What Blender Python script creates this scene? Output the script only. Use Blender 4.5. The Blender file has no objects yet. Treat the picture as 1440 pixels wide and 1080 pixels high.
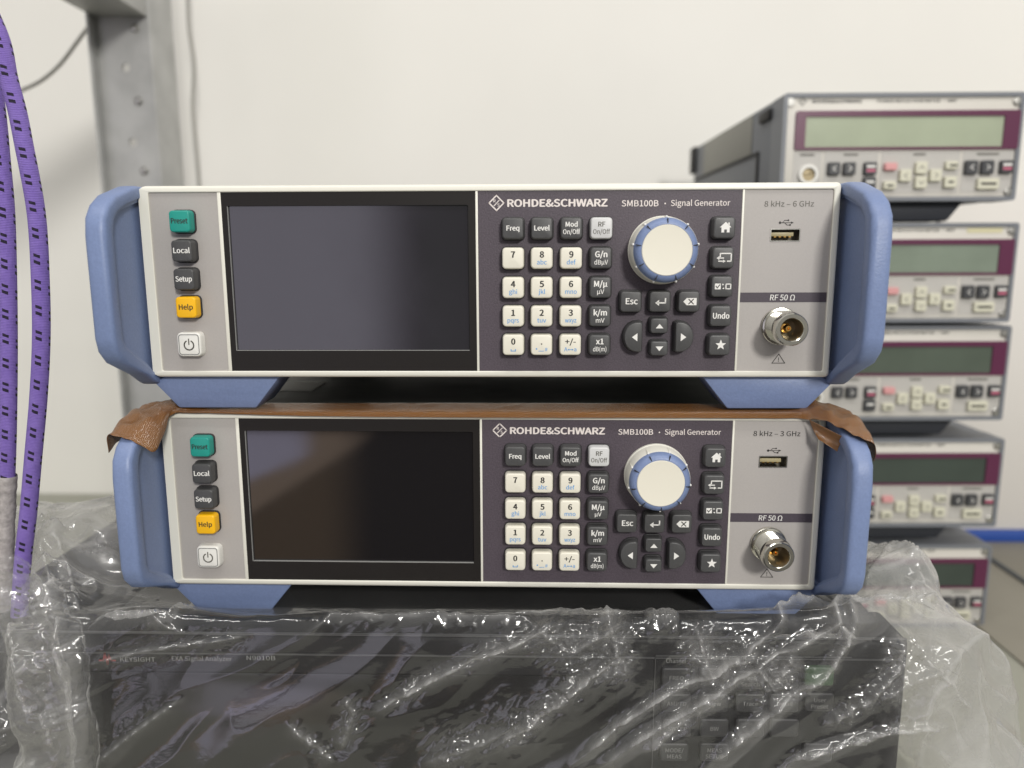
import bpy, bmesh, math, random
import numpy as np
from mathutils import Vector, Matrix, noise

random.seed(7)
PI = math.pi
S = bpy.context.scene
COL = S.collection

# ------------------------------------------------------------------ camera
F, IW, IH = 1064.5, 1440.0, 1080.0
CAM = Vector((0.02074, -0.38001, 0.01453))
RC = Matrix(((0.999721, -0.02362, -0.000641), (0.023384, 0.985082, 0.170487), (-0.003396, -0.170454, 0.98536)))
cd = bpy.data.cameras.new('camera')
cam = bpy.data.objects.new('camera', cd)
COL.objects.link(cam)
r_, f_, u_ = RC.col[0], RC.col[1], RC.col[2]
cam.matrix_world = Matrix(((r_[0], u_[0], -f_[0], CAM[0]), (r_[1], u_[1], -f_[1], CAM[1]),
                           (r_[2], u_[2], -f_[2], CAM[2]), (0, 0, 0, 1)))
cd.sensor_fit = 'HORIZONTAL'
cd.sensor_width = 36.0
cd.lens = F / IW * 36.0
cd.clip_start = 0.02
cd.clip_end = 60
cd.dof.use_dof = True
cd.dof.focus_distance = 0.385
cd.dof.aperture_fstop = cd.lens / 5.0
S.camera = cam


def ray(u, v):
    return RC @ Vector(((u - IW / 2) / F, 1.0, -(v - IH / 2) / F))


def aty(u, v, y):      # the point of the plane y = const seen at (u, v) of the 1440 x 1080 photograph
    d = ray(u, v)
    return CAM + d * ((y - CAM.y) / d.y)


def atz(u, v, z):
    d = ray(u, v)
    return CAM + d * ((z - CAM.z) / d.z)


# ------------------------------------------------------------------ world and lamps
W = bpy.data.worlds.new('World')
S.world = W
W.use_nodes = True
nt = W.node_tree
for n in list(nt.nodes):
    nt.nodes.remove(n)


class NT:
    """tiny helper for node trees"""
    def __init__(self, tree):
        self.t = tree

    def n(self, kind, **kw):
        x = self.t.nodes.new(kind)
        ins = kw.pop('ins', {})
        for k, v in kw.items():
            setattr(x, k, v)
        for k, v in ins.items():
            if isinstance(v, bpy.types.NodeSocket):
                self.t.links.new(v, x.inputs[k])
            else:
                x.inputs[k].default_value = v
        return x

    def math(self, op, a, b=None, c=None, clamp=False):
        x = self.t.nodes.new('ShaderNodeMath')
        x.operation = op
        x.use_clamp = clamp
        for i, v in enumerate((a, b, c)):
            if v is None:
                continue
            if isinstance(v, bpy.types.NodeSocket):
                self.t.links.new(v, x.inputs[i])
            else:
                x.inputs[i].default_value = v
        return x.outputs[0]

    def mix(self, fac, a, b):
        x = self.t.nodes.new('ShaderNodeMix')
        x.data_type = 'RGBA'
        for i, v in ((0, fac), (6, a), (7, b)):
            if isinstance(v, bpy.types.NodeSocket):
                self.t.links.new(v, x.inputs[i])
            else:
                x.inputs[i].default_value = v if i == 0 else (tuple(v) + (1,) if len(v) == 3 else v)
        return x.outputs[2]

    def link(self, a, b):
        self.t.links.new(a, b)


k = NT(nt)
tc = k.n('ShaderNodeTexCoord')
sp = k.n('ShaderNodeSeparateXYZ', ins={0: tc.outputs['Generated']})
# the room around: pale ceiling and walls, darker floor, patches behind painted in below
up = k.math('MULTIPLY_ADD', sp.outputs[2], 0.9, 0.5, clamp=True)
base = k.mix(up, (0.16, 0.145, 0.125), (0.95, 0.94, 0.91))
# screen reflections painted into the world behind: lilac partition, wooden desk, dark middle
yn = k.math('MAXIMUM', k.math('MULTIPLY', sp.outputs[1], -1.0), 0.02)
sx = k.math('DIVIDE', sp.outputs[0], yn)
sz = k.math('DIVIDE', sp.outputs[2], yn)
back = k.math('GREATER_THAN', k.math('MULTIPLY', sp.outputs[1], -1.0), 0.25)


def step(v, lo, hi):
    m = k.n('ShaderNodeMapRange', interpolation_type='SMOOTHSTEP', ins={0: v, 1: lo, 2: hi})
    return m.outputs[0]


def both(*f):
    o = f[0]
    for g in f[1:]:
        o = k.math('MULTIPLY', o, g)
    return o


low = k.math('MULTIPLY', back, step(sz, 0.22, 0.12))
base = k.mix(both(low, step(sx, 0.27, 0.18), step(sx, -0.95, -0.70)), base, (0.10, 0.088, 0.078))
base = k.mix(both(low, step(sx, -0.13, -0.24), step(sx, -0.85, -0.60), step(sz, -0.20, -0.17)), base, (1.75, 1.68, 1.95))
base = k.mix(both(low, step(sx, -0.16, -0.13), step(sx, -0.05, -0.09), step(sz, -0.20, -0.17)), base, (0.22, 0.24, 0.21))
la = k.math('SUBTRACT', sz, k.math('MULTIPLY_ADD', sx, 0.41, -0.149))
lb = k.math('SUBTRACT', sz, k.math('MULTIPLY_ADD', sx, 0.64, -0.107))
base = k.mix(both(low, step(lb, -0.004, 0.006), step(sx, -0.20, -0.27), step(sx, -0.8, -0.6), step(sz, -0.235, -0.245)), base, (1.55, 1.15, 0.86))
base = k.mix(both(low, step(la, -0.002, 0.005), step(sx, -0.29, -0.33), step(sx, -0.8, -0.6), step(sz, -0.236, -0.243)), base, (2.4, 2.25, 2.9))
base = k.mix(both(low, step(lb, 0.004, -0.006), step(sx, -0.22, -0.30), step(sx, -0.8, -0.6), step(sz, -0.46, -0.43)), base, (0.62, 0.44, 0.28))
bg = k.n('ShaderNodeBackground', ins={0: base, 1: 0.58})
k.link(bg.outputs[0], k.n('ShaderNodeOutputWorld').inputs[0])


def area(name, loc, target, sx, sy, watts, color):
    l = bpy.data.lights.new(name, 'AREA')
    l.shape = 'RECTANGLE'
    l.size, l.size_y, l.energy, l.color = sx, sy, watts, color
    o = bpy.data.objects.new(name, l)
    COL.objects.link(o)
    o.location = loc
    o.rotation_euler = (Vector(target) - Vector(loc)).to_track_quat('-Z', 'Y').to_euler()
    return o


area('room_lamp', (0.12 + 0.31 * 2.4, -2.4, 0.45 * 2.4), (0.1, 0, -0.05), 0.36, 0.36, 50, (1, 0.975, 0.925))
area('ceiling_lamp', (0.45, -0.75, 1.75), (0.45, -0.5, 0), 1.3, 0.12, 11, (1, 0.98, 0.945))
area('ceiling_lamp', (-0.7, -0.55, 1.75), (-0.7, -0.3, 0), 1.1, 0.12, 8, (1, 0.98, 0.945))

S.view_settings.view_transform = 'Standard'
S.view_settings.look = 'None'
S.view_settings.exposure = 0.08
S.view_settings.gamma = 1.0
S.view_settings.use_curve_mapping = False
S.render.engine = 'CYCLES'
S.cycles.use_denoising = True
S.cycles.max_bounces = 10
S.cycles.transparent_max_bounces = 24
S.cycles.caustics_reflective = False
S.cycles.caustics_refractive = False


# ------------------------------------------------------------------ materials
def srgb(r, g, b):
    def c(x):
        x /= 255.0
        return x / 12.92 if x <= 0.04045 else ((x + 0.055) / 1.055) ** 2.4
    return (c(r), c(g), c(b))


def mat(name, col, rough=0.5, metal=0.0, spec=0.5, grain=0.0, gscale=900.0, bump=0.0, bscale=900.0, coat=0.0, mottled=0.0, mscale=20.0,
        rvar=0.0):
    m = bpy.data.materials.new(name)
    m.use_nodes = True
    t = m.node_tree
    b = t.nodes['Principled BSDF']
    h = NT(t)
    b.inputs['Base Color'].default_value = (*col, 1)
    b.inputs['Roughness'].default_value = rough
    b.inputs['Metallic'].default_value = metal
    b.inputs['Specular IOR Level'].default_value = spec
    b.inputs['Coat Weight'].default_value = coat
    tcn = h.n('ShaderNodeTexCoord')
    c = None
    if grain:
        n = h.n('ShaderNodeTexNoise', ins={'Vector': tcn.outputs['Object'], 'Scale': gscale, 'Detail': 2.0})
        mr = h.n('ShaderNodeMapRange', ins={0: n.outputs[0], 1: 0.3, 2: 0.7, 3: 1 - grain, 4: 1 + grain})
        c = h.n('ShaderNodeVectorMath', operation='SCALE', ins={0: (*col,), 'Scale': mr.outputs[0]}).outputs[0]
    if mottled:
        n = h.n('ShaderNodeTexNoise', ins={'Vector': tcn.outputs['Object'], 'Scale': mscale, 'Detail': 4.0})
        mr = h.n('ShaderNodeMapRange', ins={0: n.outputs[0], 1: 0.3, 2: 0.7, 3: 1 - mottled, 4: 1 + mottled})
        c = h.n('ShaderNodeVectorMath', operation='SCALE', ins={0: c if c else (*col,), 'Scale': mr.outputs[0]}).outputs[0]
    if c:
        h.link(c, b.inputs['Base Color'])
    if rvar:
        n = h.n('ShaderNodeTexNoise', ins={'Vector': tcn.outputs['Object'], 'Scale': 35.0, 'Detail': 5.0})
        mr = h.n('ShaderNodeMapRange', ins={0: n.outputs[0], 1: 0.3, 2: 0.7, 3: max(0.02, rough - rvar), 4: rough + rvar})
        h.link(mr.outputs[0], b.inputs['Roughness'])
    if bump:
        n = h.n('ShaderNodeTexNoise', ins={'Vector': tcn.outputs['Object'], 'Scale': bscale, 'Detail': 2.0})
        bp = h.n('ShaderNodeBump', ins={'Strength': bump, 'Distance': 0.0004, 'Height': n.outputs[0]})
        h.link(bp.outputs[0], b.inputs['Normal'])
    return m


M = {}
M['wall'] = mat('wall_paint', (0.82, 0.803, 0.755), 0.85, bump=0.25, bscale=160, mottled=0.025, mscale=3)
M['bench'] = mat('bench_laminate', (0.335, 0.335, 0.28), 0.45, grain=0.05, gscale=700, mottled=0.05, mscale=6)
M['mat_brown'] = mat('bench_mat', (0.27, 0.25, 0.205), 0.6, grain=0.06, gscale=500, mottled=0.06, mscale=9)
M['seam'] = mat('dark_seam', (0.05, 0.06, 0.065), 0.5)
M['blue_rail'] = mat('blue_rail', (0.03, 0.085, 0.36), 0.4)
M['partition'] = mat('partition_white', (0.72, 0.69, 0.65), 0.7, mottled=0.03, mscale=5)
M['blue'] = mat('blue_plastic', (0.162, 0.215, 0.375), 0.44, bump=0.25, bscale=1100, grain=0.05, rvar=0.08, mottled=0.035, mscale=28)
M['cream'] = mat('cream_frame', (0.72, 0.705, 0.63), 0.38, bump=0.05, bscale=900, rvar=0.05)
M['grey'] = mat('warm_grey_panel', (0.385, 0.362, 0.345), 0.5, grain=0.025, gscale=1200, mottled=0.02, mscale=30, rvar=0.05)
M['plum'] = mat('plum_panel', (0.066, 0.052, 0.066), 0.48, grain=0.22, gscale=1300, bump=0.25, bscale=1300)
M['band'] = mat('plum_print', (0.062, 0.05, 0.064), 0.5, grain=0.1, gscale=1300)
M['bezel'] = mat('black_bezel', (0.0115, 0.0095, 0.0085), 0.42, spec=0.3, grain=0.12, gscale=1600, bump=0.1, bscale=1600)
M['screen_film'] = mat('screen_with_film', (0.020, 0.018, 0.023), 0.09, spec=1.0, rvar=0.03, mottled=0.05, mscale=8)
M['screen'] = mat('screen_glass', (0.0085, 0.0078, 0.009), 0.045, spec=0.9, rvar=0.015)
M['painted_edge_light'] = mat('painted_edge_light', (0.30, 0.30, 0.29), 0.3)
M['key_dark'] = mat('key_charcoal', (0.060, 0.060, 0.061), 0.42, bump=0.06, grain=0.05, rvar=0.05)
M['key_cream'] = mat('key_cream', (0.71, 0.68, 0.585), 0.4, bump=0.04, rvar=0.05)
M['key_grey'] = mat('key_light_grey', (0.56, 0.56, 0.56), 0.4, bump=0.04)
M['key_green'] = mat('key_green', (0.012, 0.275, 0.225), 0.38, bump=0.04)
M['key_yellow'] = mat('key_yellow', (0.86, 0.46, 0.004), 0.38, bump=0.04)
M['rubber'] = mat('key_skirt', (0.012, 0.011, 0.012), 0.6)
M['ink_white'] = mat('ink_white', (0.74, 0.73, 0.70), 0.5)
M['ink_pink'] = mat('ink_warm_white', (0.72, 0.66, 0.63), 0.5)
M['ink_black'] = mat('ink_black', (0.022, 0.02, 0.018), 0.5)
M['ink_blue'] = mat('ink_blue', (0.09, 0.30, 0.62), 0.5)
M['ink_grey'] = mat('ink_grey', (0.11, 0.105, 0.09), 0.5)
M['ink_dim'] = mat('ink_dim', (0.20, 0.20, 0.195), 0.5)
M['ink_red'] = mat('ink_red', (0.22, 0.03, 0.03), 0.5)
M['nickel'] = mat('nickel', (0.66, 0.64, 0.57), 0.13, metal=1.0, rvar=0.07)
M['steel'] = mat('steel', (0.52, 0.51, 0.48), 0.28, metal=1.0, rvar=0.08)
M['gold'] = mat('gold', (0.72, 0.42, 0.12), 0.25, metal=1.0)
M['dielectric'] = mat('connector_bore', (0.30, 0.245, 0.15), 0.32, metal=0.6)
M['usb_tongue'] = mat('usb_tongue', (0.42, 0.36, 0.20), 0.45)
M['usb_back'] = mat('usb_back', (0.10, 0.085, 0.05), 0.5)
M['hole'] = mat('dark_cavity', (0.012, 0.011, 0.010), 0.7)
M['casing'] = mat('casing_metal', (0.060, 0.064, 0.058), 0.5, grain=0.08, gscale=900, rvar=0.08)
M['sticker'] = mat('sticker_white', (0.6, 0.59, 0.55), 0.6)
M['foot_blue'] = M['blue']
M['meter_case'] = mat('meter_case', (0.165, 0.175, 0.195), 0.5, grain=0.05, gscale=900)
M['meter_rib'] = mat('meter_rib', (0.27, 0.265, 0.235), 0.55)
M['meter_panel'] = mat('meter_panel', (0.60, 0.575, 0.525), 0.5, mottled=0.03)
M['meter_grey'] = mat('meter_grey', (0.445, 0.43, 0.405), 0.5, grain=0.03, gscale=600)
M['maroon'] = mat('maroon', (0.095, 0.016, 0.052), 0.35)
M['lcd_a'] = mat('lcd_pale', (0.355, 0.395, 0.29), 0.22, mottled=0.10, mscale=14)  # same display in four tones: viewing-angle reflection is put into the colour
M['lcd_b'] = mat('lcd_angle_mid', (0.20, 0.24, 0.19), 0.16, mottled=0.12, mscale=18)
M['lcd_c'] = mat('lcd_angle_dim', (0.085, 0.105, 0.082), 0.14, mottled=0.12, mscale=18)
M['lcd_d'] = mat('lcd_angle_dark', (0.045, 0.06, 0.05), 0.12, mottled=0.12, mscale=18)
M['meter_key'] = mat('meter_key_cream', (0.60, 0.585, 0.47), 0.45)
M['meter_key_dark'] = mat('meter_key_dark', (0.045, 0.046, 0.05), 0.45)
M['meter_key_pink'] = mat('meter_key_pink', (0.62, 0.30, 0.30), 0.45)
M['pink_mark'] = mat('pink_mark', (0.45, 0.10, 0.17), 0.5)
M['socket_white'] = mat('socket_white', (0.74, 0.73, 0.69), 0.4)
M['yellow_tape'] = mat('yellow_tape', (0.60, 0.56, 0.36), 0.5)
M['stand'] = mat('meter_stand', (0.022, 0.025, 0.034), 0.55)
M['zinc'] = mat('galvanised_steel', (0.45, 0.45, 0.44), 0.5, metal=0.25, mottled=0.14, mscale=25, rvar=0.1)
M['wire'] = mat('grey_wire', (0.36, 0.35, 0.32), 0.5)
M['sleeve'] = mat('grey_sleeve', (0.36, 0.335, 0.325), 0.85, grain=0.2, gscale=420, bump=0.9, bscale=420, mottled=0.1, mscale=60)
M['an_body'] = mat('analyser_body', (0.020, 0.020, 0.021), 0.5, spec=0.2, grain=0.05)
M['an_face'] = mat('analyser_face', (0.015, 0.015, 0.016), 0.5, spec=0.2, grain=0.06)
M['an_line'] = mat('analyser_line', (0.06, 0.06, 0.062), 0.45)
M['an_key'] = mat('analyser_key', (0.032, 0.032, 0.034), 0.45)
M['an_green'] = mat('analyser_green_key', (0.032, 0.066, 0.03), 0.45)
M['an_screen'] = mat('analyser_screen', (0.012, 0.012, 0.012), 0.1)


def mat_tape():
    m = bpy.data.materials.new('woven_tape')
    m.use_nodes = True
    t = m.node_tree
    h = NT(t)
    b = t.nodes['Principled BSDF']
    uv = h.n('ShaderNodeTexCoord')
    s = h.n('ShaderNodeSeparateXYZ', ins={0: uv.outputs['UV']})
    a = h.math('SINE', h.math('MULTIPLY', s.outputs[0], 2 * PI / 0.0008))
    c = h.math('SINE', h.math('MULTIPLY', s.outputs[1], 2 * PI / 0.0008))
    w = h.math('MULTIPLY', a, c)
    n = h.n('ShaderNodeTexNoise', ins={'Vector': uv.outputs['Object'], 'Scale': 55.0, 'Detail': 4.0})
    col = h.mix(h.math('MULTIPLY_ADD', w, 0.35, 0.5, clamp=True), (0.085, 0.032, 0.008), (0.36, 0.155, 0.038))
    col = h.mix(h.math('MULTIPLY', n.outputs[0], 0.5), col, (0.15, 0.065, 0.02))
    h.link(col, b.inputs['Base Color'])
    b.inputs['Roughness'].default_value = 0.17
    b.inputs['Specular IOR Level'].default_value = 1.0
    bp = h.n('ShaderNodeBump', ins={'Strength': 0.7, 'Distance': 0.0002, 'Height': w})
    h.link(bp.outputs[0], b.inputs['Normal'])
    return m


def mat_braid():
    m = bpy.data.materials.new('purple_braid')
    m.use_nodes = True
    t = m.node_tree
    h = NT(t)
    b = t.nodes['Principled BSDF']
    uv = h.n('ShaderNodeTexCoord')
    s = h.n('ShaderNodeSeparateXYZ', ins={0: uv.outputs['UV']})
    u4 = h.math('MULTIPLY_ADD', s.outputs[0], 4.0, 0.62)
    cu = h.math('FRACT', u4)
    ci = h.math('FLOOR', u4)
    vv = h.math('FRACT', h.math('ADD', h.math('DIVIDE', s.outputs[1], 0.0127),
                                h.math('ADD', h.math('MULTIPLY', ci, 0.25), h.math('MULTIPLY', cu, 0.16))))

    def inside(x, lo, hi):
        return h.math('MULTIPLY', h.math('GREATER_THAN', x, lo), h.math('LESS_THAN', x, hi))
    d = h.math('MAXIMUM', inside(vv, 0.0, 0.12), inside(vv, 0.25, 0.38))
    d = h.math('MULTIPLY', d, inside(cu, 0.22, 0.68))
    # fine weave
    w1 = h.math('SINE', h.math('ADD', h.math('MULTIPLY', s.outputs[0], 2 * PI * 26), h.math('MULTIPLY', s.outputs[1], 2 * PI / 0.0016)))
    w2 = h.math('SINE', h.math('SUBTRACT', h.math('MULTIPLY', s.outputs[0], 2 * PI * 26), h.math('MULTIPLY', s.outputs[1], 2 * PI / 0.0016)))
    w = h.math('MULTIPLY', w1, w2)
    n = h.n('ShaderNodeTexNoise', ins={'Vector': uv.outputs['Object'], 'Scale': 260.0, 'Detail': 4.0})
    pur = h.mix(n.outputs[0], (0.12, 0.058, 0.36), (0.26, 0.165, 0.58))
    pur = h.mix(h.math('MULTIPLY_ADD', w, 0.18, 0.18, clamp=True), pur, (0.42, 0.32, 0.72))
    h.link(h.mix(d, pur, (0.014, 0.008, 0.028)), b.inputs['Base Color'])
    b.inputs['Roughness'].default_value = 0.7
    b.inputs['Sheen Weight'].default_value = 0.0
    bp = h.n('ShaderNodeBump', ins={'Strength': 0.7, 'Distance': 0.0003, 'Height': h.math('ADD', w, n.outputs[0])})
    h.link(bp.outputs[0], b.inputs['Normal'])
    return m


def mat_film(name='clear_film', haze=0.014, edge=0.30):
    m = bpy.data.materials.new(name)
    m.use_nodes = True
    t = m.node_tree
    for n in list(t.nodes):
        t.nodes.remove(n)
    h = NT(t)
    tcn = h.n('ShaderNodeTexCoord')
    mp = h.n('ShaderNodeMapping', ins={0: tcn.outputs['Object'], 'Rotation': (0, 0.55, 0), 'Scale': (1.0, 1.0, 2.6)})
    n1 = h.n('ShaderNodeTexNoise', ins={'Vector': mp.outputs[0], 'Scale': 60.0, 'Detail': 4.0, 'Roughness': 0.55, 'Distortion': 0.4})
    bp = h.n('ShaderNodeBump', ins={'Strength': 0.05, 'Distance': 0.003, 'Height': n1.outputs[0]})
    lw = h.n('ShaderNodeLayerWeight', ins={'Blend': 0.35, 'Normal': bp.outputs[0]})
    hz = h.n('ShaderNodeTexNoise', ins={'Vector': mp.outputs[0], 'Scale': 22.0, 'Detail': 6.0, 'Roughness': 0.65})
    fac = h.math('MULTIPLY_ADD', h.math('POWER', lw.outputs['Facing'], 2.2), edge, haze)
    at = h.n('ShaderNodeAttribute', attribute_name='crease')
    fac = h.math('ADD', fac, h.math('MULTIPLY', at.outputs['Fac'], 0.36))
    fac = h.math('MULTIPLY', fac, h.math('MULTIPLY_ADD', hz.outputs[0], 1.5, 0.25), clamp=True)
    tr = h.n('ShaderNodeBsdfTransparent', ins={0: (0.97, 0.97, 0.97, 1)})
    df = h.n('ShaderNodeBsdfDiffuse', ins={0: (0.78, 0.77, 0.76, 1), 'Normal': bp.outputs[0]})
    tl = h.n('ShaderNodeBsdfTranslucent', ins={0: (0.78, 0.77, 0.76, 1), 'Normal': bp.outputs[0]})
    dm = h.n('ShaderNodeMixShader', ins={0: 0.4, 1: df.outputs[0], 2: tl.outputs[0]})
    m1 = h.n('ShaderNodeMixShader', ins={0: fac, 1: tr.outputs[0], 2: dm.outputs[0]})
    gl = h.n('ShaderNodeBsdfGlossy', ins={0: (1, 1, 1, 1), 'Roughness': 0.055, 'Normal': bp.outputs[0]})
    l2 = h.n('ShaderNodeLayerWeight', ins={'Blend': 0.5, 'Normal': bp.outputs[0]})
    fr = h.math('MULTIPLY_ADD', h.math('POWER', l2.outputs['Facing'], 5.0), 0.70, 0.066)
    g2 = h.n('ShaderNodeBsdfGlossy', ins={0: (1, 1, 1, 1), 'Roughness': 0.22, 'Normal': bp.outputs[0]})
    gm = h.n('ShaderNodeMixShader', ins={0: 0.36, 1: gl.outputs[0], 2: g2.outputs[0]})
    m2 = h.n('ShaderNodeMixShader', ins={0: fr, 1: m1.outputs[0], 2: gm.outputs[0]})
    o = h.n('ShaderNodeOutputMaterial')
    h.link(m2.outputs[0], o.inputs[0])
    return m


M['tape'] = mat_tape()
M['braid'] = mat_braid()
M['film'] = mat_film()


# ------------------------------------------------------------------ mesh helpers
class MB:
    def __init__(self):
        self.bm = bmesh.new()
        self.mats = []

    def mi(self, m):
        if m not in self.mats:
            self.mats.append(m)
        return self.mats.index(m)

    def _take(self, other, m, mtx=None):
        if mtx is not None:
            other.transform(mtx)
        i = self.mi(m)
        for f in other.faces:
            f.material_index = i
        me = bpy.data.meshes.new('tmp')
        other.to_mesh(me)
        other.free()
        self.bm.from_mesh(me)
        bpy.data.meshes.remove(me)
        return self

    def box(self, x0, x1, y0, y1, z0, z1, m, b=0.0, seg=2, mtx=None):
        o = bmesh.new()
        bmesh.ops.create_cube(o, size=1)
        for v in o.verts:
            v.co = Vector(((x0 + x1) / 2 + v.co.x * (x1 - x0), (y0 + y1) / 2 + v.co.y * (y1 - y0), (z0 + z1) / 2 + v.co.z * (z1 - z0)))
        if b:
            bmesh.ops.bevel(o, geom=o.edges[:], offset=b, segments=seg, profile=0.5, affect='EDGES', clamp_overlap=True)
        return self._take(o, m, mtx)

    def prism(self, pts, d0, d1, m, axis='y', b=0.0, seg=2, mtx=None):
        """pts: 2D outline; axis y -> (x,z), axis x -> (y,z), axis z -> (x,y)"""
        o = bmesh.new()

        def P(p, d):
            return {'y': (p[0], d, p[1]), 'x': (d, p[0], p[1]), 'z': (p[0], p[1], d)}[axis]
        a = [o.verts.new(P(p, d0)) for p in pts]
        c = [o.verts.new(P(p, d1)) for p in pts]
        n = len(pts)
        o.faces.new(a)
        o.faces.new(c[::-1])
        for i in range(n):
            j = (i + 1) % n
            o.faces.new((a[j], a[i], c[i], c[j]))
        bmesh.ops.recalc_face_normals(o, faces=o.faces[:])
        if b:
            bmesh.ops.bevel(o, geom=o.edges[:], offset=b, segments=seg, profile=0.5, affect='EDGES', clamp_overlap=True)
        return self._take(o, m, mtx)

    def ring_plate(self, outer, inner, y0, y1, m, ro=0.0, ri=0.0, n=5):
        """a plate in the xz plane between y0 (front) and y1 with a rounded rectangular hole"""
        o = bmesh.new()
        A, B = rrect(*outer, ro, n), rrect(*inner, ri, n)
        L = []
        for pts in (A, B):
            L.append([[o.verts.new((p[0], y, p[1])) for p in pts] for y in (y0, y1)])
        N = len(A)
        for i in range(N):
            j = (i + 1) % N
            o.faces.new((L[0][0][i], L[0][0][j], L[1][0][j], L[1][0][i]))
            o.faces.new((L[0][1][j], L[0][1][i], L[1][1][i], L[1][1][j]))
            o.faces.new((L[0][0][j], L[0][0][i], L[0][1][i], L[0][1][j]))
            o.faces.new((L[1][0][i], L[1][0][j], L[1][1][j], L[1][1][i]))
        bmesh.ops.recalc_face_normals(o, faces=o.faces[:])
        return self._take(o, m)

    def loft(self, rings, m, cap0=False, cap1=True, mtx=None):
        o = bmesh.new()
        R = [[o.verts.new(p) for p in r] for r in rings]
        N = len(R[0])
        for a, c in zip(R[:-1], R[1:]):
            for i in range(N):
                j = (i + 1) % N
                o.faces.new((a[i], a[j], c[j], c[i]))
        if cap0:
            o.faces.new(R[0][::-1])
        if cap1:
            o.faces.new(R[-1])
        bmesh.ops.recalc_face_normals(o, faces=o.faces[:])
        return self._take(o, m, mtx)

    def lathe(self, prof, m, cx=0, cz=0, n=48, cap0=False, cap1=True):
        """prof: (radius, y); axis along y"""
        rings = [[(cx + r * math.cos(2 * PI * i / n), y, cz + r * math.sin(2 * PI * i / n)) for i in range(n)] for r, y in prof]
        return self.loft(rings, m, cap0, cap1)

    def mesh(self, me, m, mtx=None):
        o = bmesh.new()
        o.from_mesh(me)
        return self._take(o, m, mtx)

    def build(self, name, parent=None, ang=32.0, label=None):
        bm = self.bm
        for f in bm.faces:
            f.smooth = True
        for e in bm.edges:
            if len(e.link_faces) == 2 and e.calc_face_angle(0) > math.radians(ang):
                e.smooth = False
        me = bpy.data.meshes.new(name)
        bm.to_mesh(me)
        bm.free()
        for m in self.mats:
            me.materials.append(m)
        o = bpy.data.objects.new(name, me)
        COL.objects.link(o)
        if parent:
            o.parent = parent
        if label:
            o['label'] = label
        return o


def rrect(x0, x1, z0, z1, r, n=5):
    r = max(r, 1e-6)
    out = []
    for cx, cz, a0 in ((x1 - r, z1 - r, 0), (x0 + r, z1 - r, 90), (x0 + r, z0 + r, 180), (x1 - r, z0 + r, 270)):
        for i in range(n):
            a = math.radians(a0 + 90 * i / (n - 1))
            out.append((cx + r * math.cos(a), cz + r * math.sin(a)))
    return out


def thing(name, label, cat, loc=(0, 0, 0), rot=(0, 0, 0), group=None):
    o = bpy.data.objects.new(name, None)
    o.empty_display_size = 0.02
    COL.objects.link(o)
    o.location = loc
    o.rotation_euler = rot
    return tag(o, label, cat, group)


def tag(o, label, cat=None, group=None, kind=None):
    if label:
        o['label'] = label
    if cat:
        o['category'] = cat
    if group:
        o['group'] = group
    if kind:
        o['kind'] = kind
    return o


def copy_tree(o, parent=None):
    c = o.copy()
    COL.objects.link(c)
    if parent:
        c.parent = parent
    for ch in list(o.children):
        copy_tree(ch, c)
    return c


# ---- lettering: Blender's own fonts turned into mesh, fitted to a width
FONT = None
try:
    import os
    FONT = bpy.data.fonts.load(os.path.join(bpy.utils.system_resource('DATAFILES', path='fonts'), 'Noto Sans CJK Regular.woff2'))
except Exception:
    FONT = None
_cap = {}


def text_mesh(s, bold=0.0, align='CENTER', shear=0.0):
    cu = bpy.data.curves.new('t', 'FONT')
    cu.body = s
    cu.size = 1.0
    if FONT:
        cu.font = FONT
    cu.align_x = align
    cu.offset = bold
    cu.shear = shear
    cu.resolution_u = 3
    ob = bpy.data.objects.new('t', cu)
    COL.objects.link(ob)
    dg = bpy.context.evaluated_depsgraph_get()
    me = bpy.data.meshes.new_from_object(ob.evaluated_get(dg))
    bpy.data.objects.remove(ob)
    bpy.data.curves.remove(cu)
    return me


def bounds(me):
    n = len(me.vertices)
    a = np.empty(n * 3)
    me.vertices.foreach_get('co', a)
    a = a.reshape(-1, 3)
    return a.min(0), a.max(0)


_b = bounds(text_mesh('H'))
CAP = _b[1][1] - _b[0][1]


def put_text(mb, s, cx, zb, cap, y, m, width=None, bold=0.0, shear=0.0, maxw=None):
    """text centred on cx with its baseline at zb and capitals cap high, facing -y; bold thickens the strokes by shifted copies"""
    me = text_mesh(s, 0.0, shear=shear)
    if not len(me.vertices):
        return
    lo, hi = bounds(me)
    sz = cap / CAP
    w = (hi[0] - lo[0]) * sz
    sx = sz
    if width:
        sx = sz * width / w
    elif maxw and w > maxw:
        sx = sz * maxw / w
    mid = (lo[0] + hi[0]) / 2
    d = bold * cap * 2.1
    for q, (ox, oz) in enumerate(((0, 0), (-d, 0), (d, 0), (0, d * .6), (0, -d * .6)) if bold > .003 else ((0, 0),)):
        T = Matrix(((sx, 0, 0, cx - mid * sx + ox), (0, 0, 1, y + q * 2e-6), (0, sz, 0, zb + oz), (0, 0, 0, 1)))
        mb.mesh(me, m, T)
    bpy.data.meshes.remove(me)


def flat(mb, pts, y, m):
    o = bmesh.new()
    f = o.faces.new([o.verts.new((p[0], y, p[1])) for p in pts])
    if f.normal.y > 0 or (f.normal_update() or f.normal.y > 0):
        bmesh.ops.reverse_faces(o, faces=[f])
    bmesh.ops.triangulate(o, faces=o.faces[:])
    mb._take(o, m)


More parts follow.
